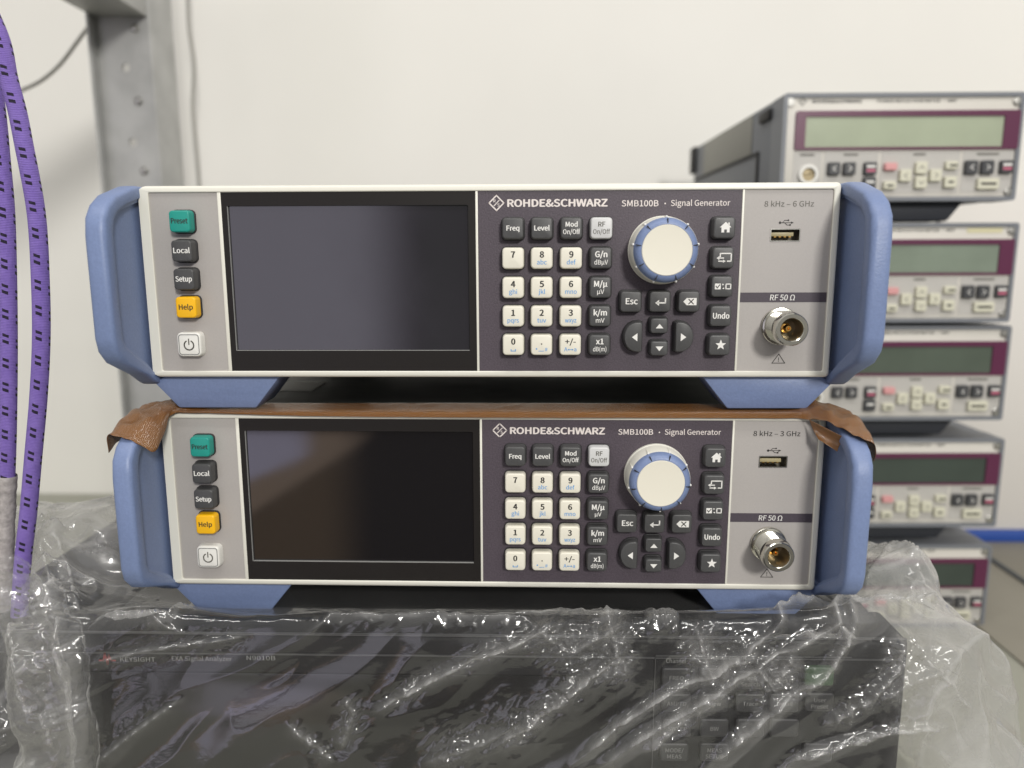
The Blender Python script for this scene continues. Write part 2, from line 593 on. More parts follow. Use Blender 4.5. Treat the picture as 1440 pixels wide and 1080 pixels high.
def stroke(mb, pts, w, y, m, closed=False):
    """a printed line of width w through pts"""
    n = len(pts)
    seq = list(range(n if closed else n - 1))
    P = [Vector(p) for p in pts]
    for i in seq:
        a, c = P[i], P[(i + 1) % n]
        d = (c - a).normalized()
        q = Vector((-d.y, d.x)) * w / 2
        e = d * w / 2
        flat(mb, [a - e + q, c + e + q, c + e - q, a - e - q], y, m)


mm = 0.001


# ------------------------------------------------------------------ signal generator
def key(parent, cx, cz, w, h, m, name='button', r=1.6, ht=5.0, label=None, skirt=True):
    mb = MB()
    if skirt:
        mb.loft([[(p[0] * mm, y * mm, p[1] * mm) for p in rrect(cx - w / 2 - e, cx + w / 2 + e, cz - h / 2 - e, cz + h / 2 + e, r + e)]
                 for y, e in ((1.0, 0.75), (-0.25, 0.75), (-0.45, 0.45))], M['rubber'])
    rings = []
    for y, e in ((0.9, 0.42), (-ht * 0.55, 0.28), (-ht + 0.75, 0.10), (-ht + 0.32, -0.04), (-ht + 0.08, -0.28), (-ht, -0.62)):
        rings.append([(p[0] * mm, y * mm, p[1] * mm) for p in rrect(cx - w / 2 - e, cx + w / 2 + e, cz - h / 2 - e, cz + h / 2 + e, max(0.5, r + e))])
    mb.loft(rings, m)
    return mb.build(name, parent, 50, label)


def dkey(parent, pts, ht=5.0, label=None):
    """arrow key of a D-shaped outline"""
    c = Vector((sum(p[0] for p in pts) / len(pts), sum(p[1] for p in pts) / len(pts)))

    def grow(e):
        out = []
        n = len(pts)
        for i in range(n):
            a, b, d = Vector(pts[i - 1]), Vector(pts[i]), Vector(pts[(i + 1) % n])
            n1 = Vector(((b - a).y, -(b - a).x)).normalized()
            n2 = Vector(((d - b).y, -(d - b).x)).normalized()
            nn = (n1 + n2)
            nn = nn / max(0.5, nn.length_squared / 2) if nn.length > 1e-6 else n1
            out.append(b + nn * e)
        return out
    s = 1 if sum(pts[i - 1][0] * pts[i][1] - pts[i][0] * pts[i - 1][1] for i in range(len(pts))) > 0 else -1
    mb = MB()
    mb.loft([[(p[0] * mm, y * mm, p[1] * mm) for p in grow(s * e)] for y, e in ((1.0, 0.75), (-0.25, 0.75), (-0.45, 0.45))], M['rubber'])
    mb.loft([[(p[0] * mm, y * mm, p[1] * mm) for p in grow(s * e)] for y, e in
             ((0.9, 0.42), (-ht * 0.55, 0.28), (-ht + 0.75, 0.1), (-ht + 0.32, -0.04), (-ht + 0.08, -0.25), (-ht, -0.55))], M['key_dark'])
    return mb.build('arrow_button', parent, 50, label)


def legend(parent, items, y=-5.06, name='legend'):
    """items: callables taking an MB"""
    mb = MB()
    for it in items:
        it(mb, y * mm)
    return mb.build(name, parent, 80)


def T(s, cx, zb, cap, m, width=None, bold=0.012, shear=0.0, maxw=None):
    return lambda mb, y: put_text(mb, s, cx * mm, zb * mm, cap * mm, y, M[m], width * mm if width else None, bold, shear, maxw * mm if maxw else None)


def PG(pts, m):
    return lambda mb, y: flat(mb, [(p[0] * mm, p[1] * mm) for p in pts], y, M[m])


def ST(pts, w, m, closed=False):
    return lambda mb, y: stroke(mb, [(p[0] * mm, p[1] * mm) for p in pts], w * mm, y, M[m], closed)


def arc(cx, cz, r, a0, a1, n=20):
    return [(cx + r * math.cos(math.radians(a0 + (a1 - a0) * i / n)), cz + r * math.sin(math.radians(a0 + (a1 - a0) * i / n))) for i in range(n + 1)]


def make_generator():
    g = thing('signal_generator', 'upper wide blue handled instrument with lilac screen, marked 8 kHz – 6 GHz',
              'instrument', group='signal generators stacked in the middle')
    # casing behind the face
    mb = MB()
    mb.box(-.1655, .1655, .0195, .330, -.0432, .0432, M['casing'], .0012)
    mb.box(-.1672, -.1656, .030, .30, -.036, .036, M['casing'], .0005)
    mb.box(.1656, .1672, .030, .30, -.036, .036, M['casing'], .0005)
    c = mb.build('casing', g)
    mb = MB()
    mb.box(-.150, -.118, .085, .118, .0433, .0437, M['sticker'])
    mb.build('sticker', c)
    # front frame with rounded lip
    mb = MB()
    rings = []
    for y, e in ((.020, 0), (.0014, 0), (.0006, -.0003), (.0002, -.0008), (0, -.0014)):
        rings.append([(p[0], y, p[1]) for p in rrect(-.1715 - e * -1, .1715 + e, -.0478 - e, .0478 + e, .0022 + e * .5)])
    for y, e in ((0, .0004), (.0003, 0), (.0042, 0)):
        rings.append([(p[0], y, p[1]) for p in rrect(-.168 - e, .168 + e, -.0446 - e, .0446 + e, .0008)])
    mb.loft(rings, M['cream'], cap1=False)
    fr = mb.build('front_frame', g)
    for x0, x1 in ((-.1338, -.1320), (-.0061, -.0049), (.1240, .1251)):
        mb = MB()
        mb.box(x0, x1, .0003, .004, -.0446, .0446, M['cream'], .0003)
        mb.build('divider', fr)
    # panels
    mb = MB()
    mb.box(-.168, -.1338, .0010, .0060, -.0446, .0446, M['grey'])
    lp = mb.build('control_panel', g)
    mb = MB()
    mb.ring_plate((.1251, .168, -.0446, .0446), (.1384, .1531, .0196, .0259), .0010, .006, M['grey'], 0, .0003)
    rp = mb.build('output_panel', g)
    mb = MB()
    mb.box(-.0049, .1240, .0008, .006, -.0446, .0446, M['plum'])
    kp = mb.build('keypad_panel', g)
    mb = MB()
    mb.ring_plate((-.1320, -.0061, -.0446, .0446), (-.1290, -.0097, -.0340, .0379), .0006, .006, M['bezel'], 0, .0006)
    bz = mb.build('screen_bezel', g)
    mb = MB()
    mb.box(-.12908, -.12890, .0004, .0016, -.0341, .0378, M['painted_edge_light'])  # pale left and bottom strips paint in the light caught by the bezel
    mb.box(-.12890, -.0098, .0004, .0016, -.03412, -.03392, M['painted_edge_light'])
    mb.build('bezel_edge_glint', bz)
    mb = MB()
    mb.box(-.1289, -.0098, .0017, .005, -.0339, .0378, M['screen_film'])
    mb.build('screen', g)

    # printed words on the panels
    mb = MB()
    y = .00066
    put_text(mb, 'ROHDE&SCHWARZ', (9.8 + 58.5) / 2 * mm, 36.95 * mm, 3.4 * mm, y, M['ink_pink'], 48.7 * mm, 0.034)
    put_text(mb, 'SMB100B', 74.5 * mm, 36.85 * mm, 2.85 * mm, y, M['ink_pink'], 17.8 * mm, 0.010)
    flat(mb, [(p[0] * mm, p[1] * mm) for p in arc(86.7, 38.1, .38, 0, 340, 14)], y, M['ink_pink'])
    put_text(mb, 'Signal Generator', 103.85 * mm, 36.95 * mm, 2.75 * mm, y, M['ink_pink'], 28.7 * mm, 0.006)
    lx, lz = 4.3, 38.75
    D = [(lx, lz + 3.6), (lx + 3.6, lz), (lx, lz - 3.6), (lx - 3.6, lz)]
    stroke(mb, [(a * mm, b * mm) for a, b in D], .62 * mm, y, M['ink_pink'], True)
    stroke(mb, [((lx - 1.2) * mm, (lz - 1.35) * mm), ((lx + 1.25) * mm, (lz + 1.2) * mm)], .42 * mm, y + .00001, M['ink_pink'])
    put_text(mb, 'R', (lx - .95) * mm, (lz + .25) * mm, 1.5 * mm, y, M['ink_pink'], None, 0.01)
    put_text(mb, 'S', (lx + .95) * mm, (lz - 1.7) * mm, 1.5 * mm, y, M['ink_pink'], None, 0.01)
    mb.build('brand_lettering', kp, 80)

    mb = MB()
    mb.box(.1252, .1678, .0009, .0012, -.0100, -.0052, M['band'])
    bd = mb.build('printed_band', rp)
    mb = MB()
    y = .00088
    put_text(mb, 'RF 50 Ω', 146.1 * mm, -9.05 * mm, 2.75 * mm, .00075, M['ink_white'], 12.2 * mm, 0.008, 0.08)
    mb.build('legend', bd, 80)
    mb = MB()
    zc = 28.7
    stroke(mb, [(142.9 * mm, zc * mm), (148.6 * mm, zc * mm)], .28 * mm, y, M['ink_black'])
    flat(mb, [(149.6 * mm, zc * mm), (148.2 * mm, (zc + .55) * mm), (148.2 * mm, (zc - .55) * mm)], y, M['ink_black'])
    flat(mb, [(p[0] * mm, p[1] * mm) for p in arc(142.9, zc, .62, 0, 340, 14)], y, M['ink_black'])
    stroke(mb, [(144.0 * mm, zc * mm), (145.2 * mm, (zc + 1.15) * mm), (146.6 * mm, (zc + 1.15) * mm)], .28 * mm, y, M['ink_black'])
    flat(mb, [(p[0] * mm, p[1] * mm) for p in arc(146.9, zc + 1.15, .42, 0, 340, 12)], y, M['ink_black'])
    stroke(mb, [(145.1 * mm, zc * mm), (146.3 * mm, (zc - 1.1) * mm), (147.6 * mm, (zc - 1.1) * mm)], .28 * mm, y, M['ink_black'])
    flat(mb, [((147.4 + a) * mm, (zc - 1.1 + b) * mm) for a, b in ((0, -.4), (.8, -.4), (.8, .4), (0, .4))], y, M['ink_black'])
    mb.build('usb_symbol', rp, 80)
    mb = MB()
    stroke(mb, [(142.75 * mm, -40.6 * mm), (149.15 * mm, -40.6 * mm), (145.95 * mm, -36.0 * mm)], .36 * mm, y, M['ink_black'], True)
    put_text(mb, '!', 145.95 * mm, -39.9 * mm, 2.1 * mm, y, M['ink_black'], None, 0.01)
    mb.build('warning_symbol', rp, 80)
    mb = MB()
    put_text(mb, '8 kHz – 6 GHz', 146.85 * mm, 36.4 * mm, 2.6 * mm, y, M['ink_grey'], 23.9 * mm, 0.005)
    mb.build('range_lettering', rp, 80)

    # usb socket in its opening
    mb = MB()
    mb.ring_plate((.1384, .1531, .0196, .0259), (.1389, .1526, .0201, .0254), .0008, .010, M['steel'], .0003, .0003)
    mb.box(.1389, .1526, .0070, .0074, .0201, .0254, M['usb_back'])
    us = mb.build('usb_socket', g)
    mb = MB()
    mb.box(.1390, .1503, .0024, .0068, .0222, .0241, M['usb_tongue'], .0002)
    for i in range(4):
        x = .1408 + i * .0024
        mb.box(x, x + .0011, .0026, .0066, .0217, .0222, M['gold'])
    mb.build('usb_tongue', us)

    # coaxial connector
    cx, cz = .1456, -.0219
    mb = MB()
    prof = [(.0094, .0011), (.0094, -.0008), (.0091, -.0012), (.0083, -.0014), (.0083, -.0030)]
    yy = -.0030
    while yy > -.0125:
        prof += [(.0083, yy - .0002), (.0079, yy - .0006), (.0083, yy - .0010)]
        yy -= .0011
    prof += [(.0078, -.0142), (.0078, -.0171), (.0074, -.0176), (.0057, -.0176), (.0054, -.0173)]
    mb.lathe(prof, M['nickel'], cx, cz, 56, cap1=False)
    mb.lathe([(.0054, -.0173), (.0053, -.0050)], M['dielectric'], cx, cz, 40, cap1=True)
    co = mb.build('rf_connector', g, 28)
    mb = MB()
    mb.lathe([(.0024, -.0051), (.0024, -.0082), (.0016, -.0084), (.0015, -.0118), (.0013, -.0121), (.0006, -.0121), (.0005, -.0100)], M['gold'], cx, cz, 20)
    mb.build('contact_pin', co)

    # rotary knob
    kx, kz = .0855, .0156
    mb = MB()
    mb.lathe([(.0166, .0008), (.0166, -.0010), (.0163, -.0013), (.0157, -.0105), (.0154, -.0112)], M['cream'], kx, kz, 72, cap1=True)
    kb = mb.build('knob', g)
    mb = MB()
    mb.lathe([(.0154, -.0112), (.0152, -.0124), (.0147, -.0137), (.0138, -.0148), (.0128, -.0153), (.0121, -.0154), (.0120, -.0150)], M['blue'], kx, kz, 72, cap1=False)
    for i in range(9):
        a = math.radians(10 + i * 40)
        ca, sa = math.cos(a), math.sin(a)
        R = Matrix.Translation((kx, 0, kz)) @ Matrix.Rotation(-a, 4, 'Y')
        mb.box(.0124, .0149, -.01535, -.0140, -.00022, .00022, M['rubber'], mtx=R)
    mb.build('knob_ring', kb, 40)
    mb = MB()
    mb.lathe([(.0120, -.0140), (.0120, -.0152), (.0117, -.0155), (.0110, -.01545), (.004, -.0153)], M['key_cream'], kx, kz, 72)
    mb.build('knob_cap', kb)
    mb = MB()
    for i in range(9):
        a = math.radians(10 + i * 40)
        R = Matrix.Translation((kx, 0, kz)) @ Matrix.Rotation(-a, 4, 'Y')
        mb.box(.0150, .0162, -.0114, -.0015, -.0003, .0003, M['cream'], .0002, mtx=R)
        o = bmesh.new()
        bmesh.ops.create_icosphere(o, subdivisions=2, radius=.00062)
        mb._take(o, M['ink_white'], R @ Matrix.Translation((.0157, -.0113, 0)))
    mb.build('knob_ticks', kb)

    # keys
    cols = (12.45, 26.55, 40.9, 55.45)
    rows = (26.3, 12.0, -2.3, -16.4, -30.7)
    w, h = 10.2, 9.9
    top = [('Freq',), ('Level',), ('Mod', 'On/Off'), ('RF', 'On/Off')]
    for i, tx in enumerate(top):
        b = key(g, cols[i], rows[0], w, h, M['key_grey'] if i == 3 else M['key_dark'], label='light grey RF button' if i == 3 else None)
        ink = 'ink_grey' if i == 3 else 'ink_white'
        if len(tx) == 1:
            legend(b, [T(tx[0], cols[i], rows[0] - 1.0, 2.35, ink, maxw=7.4, bold=.020)])
        else:
            legend(b, [T(tx[0], cols[i], rows[0] + .75, 2.25, ink, maxw=6.6, bold=.020), T(tx[1], cols[i], rows[0] - 2.75, 2.2, ink, width=8.2, bold=.01)])
    nums = [('7', ''), ('8', 'abc'), ('9', 'def'), ('4', 'ghi'), ('5', 'jkl'), ('6', 'mno'), ('1', 'pqrs'), ('2', 'tuv'), ('3', 'wxyz')]
    for j in range(3):
        for i in range(3):
            a, s = nums[j * 3 + i]
            x, z = cols[i], rows[1 + j]
            b = key(g, x, z, w, h, M['key_cream'])
            legend(b, [T(a, x, z + .35, 2.9, 'ink_black', bold=.030)])
            if s:
                legend(b, [T(s, x, z - 3.0, 2.15, 'ink_blue', maxw=5.6, bold=.008)])
    z = rows[4]
    b = key(g, cols[0], z, w, h, M['key_cream'])
    legend(b, [T('0', cols[0], z + .35, 2.9, 'ink_black', bold=.030)])
    legend(b, [ST([(cols[0] - 1.1, z - 2.2), (cols[0] - 1.1, z - 2.95), (cols[0] + 1.1, z - 2.95), (cols[0] + 1.1, z - 2.2)], .4, 'ink_blue')])
    b = key(g, cols[1], z, w, h, M['key_cream'])
    legend(b, [PG(arc(cols[1], z + .55, .36, 0, 340, 12), 'ink_black')])
    legend(b, [T('*', cols[1] - 2.5, z - 3.6, 2.0, 'ink_blue'), ST([(cols[1] - 1.4, z - 3.0), (cols[1] + 1.1, z - 3.0)], .28, 'ink_blue'), T('#', cols[1] + 2.3, z - 3.1, 1.9, 'ink_blue', bold=.004)])
    b = key(g, cols[2], z, w, h, M['key_cream'])
    legend(b, [T('+/-', cols[2], z + .45, 2.6, 'ink_black', width=5.2, bold=.020)])
    legend(b, [T('A', cols[2] - 2.3, z - 3.1, 2.0, 'ink_blue', bold=.006), T('a', cols[2] + 2.4, z - 3.1, 2.0, 'ink_blue', bold=.006),
               ST([(cols[2] - .9, z - 2.3), (cols[2] + 1.1, z - 2.3)], .3, 'ink_blue'),
               PG([(cols[2] - 1.4, z - 2.3), (cols[2] - .6, z - 1.8), (cols[2] - .6, z - 2.8)], 'ink_blue'),
               PG([(cols[2] + 1.6, z - 2.3), (cols[2] + .8, z - 2.8), (cols[2] + .8, z - 1.8)], 'ink_blue')])
    for j, (a, s) in enumerate([('G/n', 'dBµV'), ('M/µ', 'µV'), ('k/m', 'mV'), ('x1', 'dB(m)')]):
        x, z = cols[3], rows[1 + j]
        b = key(g, x, z, w, h, M['key_dark'])
        legend(b, [T(a, x, z + .45, 2.75, 'ink_white', maxw=6.8, bold=.022), T(s, x, z - 3.1, 2.2, 'ink_white', maxw=6.6, bold=.006)])
    z = -9.25
    b = key(g, 70.5, z, w, h, M['key_dark'])
    legend(b, [T('Esc', 70.8, z - 1.2, 2.9, 'ink_white', maxw=6.0, bold=.020)])
    b = key(g, 84.8, z, w, h, M['key_dark'])
    x = 85.0
    legend(b, [ST([(x + 2.3, z + 1.4), (x + 2.3, z - .6), (x - 1.6, z - .6)], .7, 'ink_white'), PG([(x - 2.7, z - .6), (x - .8, z + .9), (x - .8, z - 2.1)], 'ink_white')])
    b = key(g, 98.95, z, w, h, M['key_dark'])
    x = 99.4
    legend(b, [PG([(x - 3.4, z), (x - 1.7, z + 1.75), (x + 3.1, z + 1.75), (x + 3.1, z - 1.75), (x - 1.7, z - 1.75)], 'ink_white')])
    legend(b, [ST([(x - .7, z - 1.1), (x + 1.5, z + 1.1)], .5, 'ink_black'), ST([(x - .7, z + 1.1), (x + 1.5, z - 1.1)], .5, 'ink_black')], y=-5.09)
    # right column of symbol keys
    X = 114.7
    zs = (26.2, 11.9, -2.0, -16.4, -30.8)
    B = [key(g, X, q, w, h, M['key_dark']) for q in zs]
    z = zs[0] + .1
    x = X + .4
    legend(B[0], [PG([(x - 2.8, z + .1), (x, z + 2.7), (x + 2.8, z + .1)], 'ink_white'),
                  PG([(x - 1.95, z + .1), (x + 1.95, z + .1), (x + 1.95, z - 2.3), (x + .65, z - 2.3), (x + .65, z - .9), (x - .65, z - .9), (x - .65, z - 2.3), (x - 1.95, z - 2.3)], 'ink_white'),
                  PG([(x + 1.2, z + 2.4), (x + 1.9, z + 2.4), (x + 1.9, z + .7), (x + 1.2, z + 1.3)], 'ink_white')])
    z = zs[1]
    legend(B[1], [ST([(x - 2.0, z + .6), (x - 2.0, z + 2.1), (x + 3.3, z + 2.1), (x + 3.3, z - 1.6), (x + 1.6, z - 1.6)], .55, 'ink_white'),
                  ST([(x - 2.7, z - .1), (x - .4, z - .1)], .5, 'ink_white'), PG([(x - 3.7, z - .1), (x - 2.4, z + .8), (x - 2.4, z - 1.0)], 'ink_white'),
                  ST([(x - 2.6, z - 1.6), (x - .2, z - 1.6)], .5, 'ink_white'), PG([(x + .7, z - 1.6), (x - .6, z - .8), (x - .6, z - 2.4)], 'ink_white')])
    z = zs[2] + .1
    legend(B[2], [PG([(x - 4.0, z - 1.4), (x - 1.1, z - 1.4), (x - 1.1, z + 1.4), (x - 4.0, z + 1.4)], 'ink_white'),
                  ST([(x + 1.4, z - 1.15), (x + 3.7, z - 1.15), (x + 3.7, z + 1.15), (x + 1.4, z + 1.15)], .5, 'ink_white', True),
                  PG([(x - .4, z + .5), (x + .5, z + .95), (x - .4, z + 1.4)], 'ink_white'), PG([(x + .5, z - .5), (x - .4, z - .95), (x + .5, z - 1.4)], 'ink_white')])
    legend(B[2], [ST([(x - 3.4, z + .1), (x - 2.8, z - .7), (x - 1.6, z + .8)], .45, 'ink_black')], y=-5.09)
    legend(B[3], [T('Undo', X + .1, zs[3] - 1.2, 2.75, 'ink_white', width=7.9, bold=.020)])
    z = zs[4] + .1
    pts = []
    for i in range(10):
        rr = 2.7 if i % 2 == 0 else 1.15
        a = math.radians(90 + i * 36)
        pts.append((X + .5 + rr * math.cos(a), z + rr * math.sin(a)))
    legend(B[4], [lambda mb, y: [flat(mb, [((X + .5) * mm, z * mm), (pts[i][0] * mm, pts[i][1] * mm), (pts[(i + 1) % 10][0] * mm, pts[(i + 1) % 10][1] * mm)], y, M['ink_white']) for i in range(10)]])
    # arrows
    b = key(g, 84.7, -21.1, 8.4, 7.4, M['key_dark'], 'arrow_button', 1.4)
    legend(b, [PG([(82.9, -22.4), (86.7, -22.4), (84.8, -20.2)], 'ink_white')])
    b = key(g, 85.0, -32.4, 8.4, 7.0, M['key_dark'], 'arrow_button', 1.4)
    legend(b, [PG([(83.1, -31.4), (86.9, -31.4), (85.0, -33.7)], 'ink_white')])

    def dshape(s, xf, xr, zc):
        p = [(xf, zc - 6.9), (xf, zc + 6.9)]
        n = 11
        for i in range(n + 1):
            a = -PI / 2 + PI * i / n
            ex = abs(math.cos(a)) ** 0.8
            p.append((xf + s * (1.2 + (abs(xr - xf) - 1.2) * ex), zc - math.sin(a) * 7.4))
        return p
    b = dkey(g, dshape(-1, 76.3, 67.6, -26.8))
    legend(b, [PG([(71.3, -26.8), (74.0, -24.8), (74.0, -28.8)], 'ink_white')])
    b = dkey(g, dshape(1, 93.0, 101.7, -26.8))
    legend(b, [PG([(98.1, -26.8), (95.4, -28.8), (95.4, -24.8)], 'ink_white')])
    # left column
    xl = -150.9
    for q, (tx, m, ink, lb) in zip((30.4, 16.1, 2.2, -11.7), (('Preset', 'key_green', 'ink_black', 'green preset button'), ('Local', 'key_dark', 'ink_white', None),
                                                               ('Setup', 'key_dark', 'ink_white', None), ('Help', 'key_yellow', 'ink_black', 'yellow help button'))):
        b = key(g, xl, q, 10.0, 10.2, M[m], label=lb, ht=5.4)
        legend(b, [T(tx, xl + .1, q - 1.0, 2.5, ink, maxw=8.1, bold=.020)], y=-5.47)
    q = -30.5
    b = key(g, -151.5, q, 11.9, 11.9, M['socket_white'], name='power_button', r=2.2, ht=3.6, skirt=False)
    mb = MB()
    mb.ring_plate((-.1567, -.1463, (q - 5.2) * mm, (q + 5.2) * mm), (-.1563, -.1467, (q - 4.8) * mm, (q + 4.8) * mm), -.00368, -.0034, M['ink_dim'], .0014, .0011)
    mb.build('button_rim', b)
    legend(b, [ST(arc(-151.5, q - .3, 2.4, 122, 418, 22), .62, 'ink_grey'), ST([(-151.5, q + .2), (-151.5, q + 2.7)], .62, 'ink_grey')], y=-3.69)

    # handles at both sides: bowed rim around a recessed web
    prof_o = [(.020, .0478), (.000, .0478), (-.0040, .0472), (-.0215, .0420), (-.0290, .0372), (-.0335, .0315), (-.0350, .0255), (-.0350, -.0240), (-.0335, -.0305),
              (-.0285, -.0362), (-.0080, -.0452), (.000, -.0500), (.004, -.0520), (.020, -.0520)]
    prof_i = [(.020, .0405), (.002, .0405), (-.0175, .0350), (-.0222, .0318), (-.0248, .0280), (-.0252, .0220), (-.0252, -.0215), (-.0248, -.0258), (-.0222, -.0292), (-.0050, -.0395), (.001, -.0440), (.002, -.0450), (.006, -.0455), (.020, -.0455)]
    for s in (-1, 1):
        mb = MB()
        xo, xi = s * .1818, s * .1716
        # cross-section rounding of the rim: several lofted rings from outside to inside
        rings = []

        def lerp(t):
            return [(a[0] * (1 - t) + b[0] * t, a[1] * (1 - t) + b[1] * t) for a, b in zip(prof_o, prof_i)]
        sect = [(xo, 1.0), (xo, .30), (s * .1816, .12), (s * .1811, .05), (s * .1803, .012), (s * .1788, 0), (s * .1748, 0), (s * .1738, .015), (s * .1729, .06), (s * .1723, .13),
                (s * .1721, .22), (s * .1720, .70), (s * .1723, .76), (s * .1731, .80), (s * .1733, .86), (s * .1735, 1.0), (s * .1752, 1.02)]
        L = [lerp(t) for _, t in sect]
        bm = bmesh.new()
        V = [[bm.verts.new((sect[i][0], p[0], p[1])) for p in L[i]] for i in range(len(sect))]
        for i in range(len(sect) - 1):
            for j in range(len(prof_o) - 1):
                bm.faces.new((V[i][j], V[i][j + 1], V[i + 1][j + 1], V[i + 1][j]))
        bm.faces.new(V[-1])
        bm.faces.new(V[0][::-1])
        bmesh.ops.recalc_face_normals(bm, faces=bm.faces[:])
        mb._take(bm, M['blue'])
        mb.build('handle', g, 55)
    # front feet
    for s in (-1, 1):
        mb = MB()
        fp = [(s * .1755, -.0515), (s * .1700, -.0482), (s * .1090, -.0482), (s * .1225, -.0650), (s * .1632, -.0650)]
        mb.prism(fp, .0050, .034, M['blue'], 'y', .0010)
        mb.build('foot', g)
    for s in (-1, 1):
        mb = MB()
        mb.box(s * .145 - .02, s * .145 + .02, .275, .305, -.0650, -.0433, M['rubber'], .002)
        mb.build('rear_foot', g)
    return g


GA = make_generator()
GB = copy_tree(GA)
GB.location = (.00075, .00149, -.11471)
GB.rotation_euler = (0, .0025, -.00214)
GB['label'] = 'lower blue handled instrument with near black screen, taped top, marked 8 kHz – 3 GHz'


def kid(o, base):
    out = []
    for c in o.children:
        if c.name.split('.')[0] == base:
            out.append(c)
        out += kid(c, base)
    return out


kid(GB, 'screen')[0].data = kid(GB, 'screen')[0].data.copy()
kid(GB, 'screen')[0].data.materials[0] = M['screen']
mb = MB()
put_text(mb, '8 kHz – 3 GHz', 146.85 * mm, 36.4 * mm, 2.6 * mm, .00088, M['ink_black'], 23.9 * mm, 0.006)
q = kid(GB, 'range_lettering')[0]
tmp = mb.build('range_lettering', kid(GB, 'output_panel')[0], 80)
q.data = tmp.data
bpy.data.objects.remove(tmp)
# the lower knob is turned a little and its socket has a plain light tongue
kn = kid(GB, 'knob')[0]
for part in ('knob_ring', 'knob_ticks'):
    p = kid(GB, part)[0]
    p.matrix_local = Matrix.Translation((.0855, 0, .0156)) @ Matrix.Rotation(math.radians(17), 4, 'Y') @ Matrix.Translation((-.0855, 0, -.0156))

# ------------------------------------------------------------------ woven tape over the top edge of the lower instrument
def grid_obj(name, P, m, uvscale=None, thick=None, parent=None):
    """P: array (nu, nv, 3)"""
    nu, nv = P.shape[:2]
    me = bpy.data.meshes.new(name)
    idx = np.arange(nu * nv).reshape(nu, nv)
    q = np.stack([idx[:-1, :-1], idx[1:, :-1], idx[1:, 1:], idx[:-1, 1:]], -1).reshape(-1, 4)
    me.vertices.add(nu * nv)
    me.vertices.foreach_set('co', P.reshape(-1).astype(np.float32))
    me.loops.add(q.size)
    me.loops.foreach_set('vertex_index', q.reshape(-1).astype(np.int32))
    me.polygons.add(len(q))
    me.polygons.foreach_set('loop_start', np.arange(0, q.size, 4, dtype=np.int32))
    me.polygons.foreach_set('use_smooth', np.ones(len(q), dtype=bool))
    me.update(calc_edges=True)
    uv = me.uv_layers.new(name='UVMap')
    du = np.linalg.norm(np.diff(P, axis=0), axis=2).mean(1)
    dv = np.linalg.norm(np.diff(P, axis=1), axis=2).mean(0)
    U = np.concatenate([[0], np.cumsum(du)])
    V = np.concatenate([[0], np.cumsum(dv)])
    uu = np.stack(np.meshgrid(U, V, indexing='ij'), -1).reshape(-1, 2)
    uv.data.foreach_set('uv', uu[q.reshape(-1)].reshape(-1).astype(np.float32))
    me.materials.append(m)
    o = bpy.data.objects.new(name, me)
    COL.objects.link(o)
    if thick:
        s = o.modifiers.new('thickness', 'SOLIDIFY')
        s.thickness = thick
        s.offset = 1
    if parent:
        o.parent = parent
    return o


def smooth_path(pts, n):
    """Catmull-Rom through pts"""
    P = np.array(pts, float)
    P = np.vstack([2 * P[0] - P[1], P, 2 * P[-1] - P[-2]])
    out = []
    segs = len(P) - 3
    for i in range(n):
        t = i / (n - 1) * segs
        k0 = min(int(t), segs - 1)
        t -= k0
        a, b, c, d = P[k0:k0 + 4]
        out.append(0.5 * ((2 * b) + (-a + c) * t + (2 * a - 5 * b + 4 * c - d) * t * t + (-a + 3 * b - 3 * c + d) * t ** 3))
    return np.array(out)


zt = -.1147 + .0478
tape = thing('tape_strip', 'glossy brown woven tape along the top of the lower blue instrument and over its handles', 'tape', (0, 0, zt))
# rows from front to back, columns from left end to right end (relative to the tape origin)
lip = [(-.1885, -.0200, -.0150), (-.1858, -.0240, -.0062), (-.1765, -.0262, -.0068), (-.1692, -.0240, -.0110), (-.1650, -.0200, -.0146), (-.1652, -.0080, -.0070), (-.1640, -.0012, -.0004),
       (-.150, -.0006, .0004), (-.09, -.0007, -.0012), (0, -.0008, -.0018), (.09, -.0008, -.0018), (.150, -.0008, -.0020), (.1600, -.0010, -.0022), (.1650, -.0060, -.0014), (.1700, -.0140, -.0020), (.1762, -.0235, -.0050),
       (.1835, -.0262, -.0078), (.1872, -.0225, -.0130), (.1886, -.0185, -.0200)]
edge = [(-.1890, -.0120, -.0135), (-.1856, -.0140, -.0020), (-.1770, -.0150, -.0012), (-.1700, -.0130, .0000), (-.1662, -.0090, -.0010), (-.1648, -.0020, .0012), (-.1630, .0006, .0014),
        (-.150, .0010, .0010), (-.09, .0008, .0007), (0, .0008, .0007), (.09, .0008, .0007), (.150, .0010, .0009), (.1605, .0010, .0014), (.1660, -.0010, .0030), (.1712, -.0060, .0020), (.1770, -.0130, -.0002),
        (.1840, -.0160, -.0022), (.1874, -.0140, -.0090), (.1886, -.0110, -.0175)]
mid = [(-.1892, .0000, -.0110), (-.1856, -.0020, .0006), (-.1775, -.0020, .0022), (-.1710, .0010, .0030), (-.1665, .0040, .0030), (-.1640, .0080, .0022), (-.1600, .0090, .0014),
       (-.150, .0100, .0008), (-.09, .0100, .0007), (0, .0100, .0007), (.09, .0100, .0007), (.150, .0100, .0008), (.1610, .0090, .0022), (.1668, .0060, .0046), (.1716, .0030, .0032), (.1775, .0000, .0020),
       (.1840, -.0040, .0004), (.1874, -.0040, -.0070), (.1884, -.0020, -.0150)]
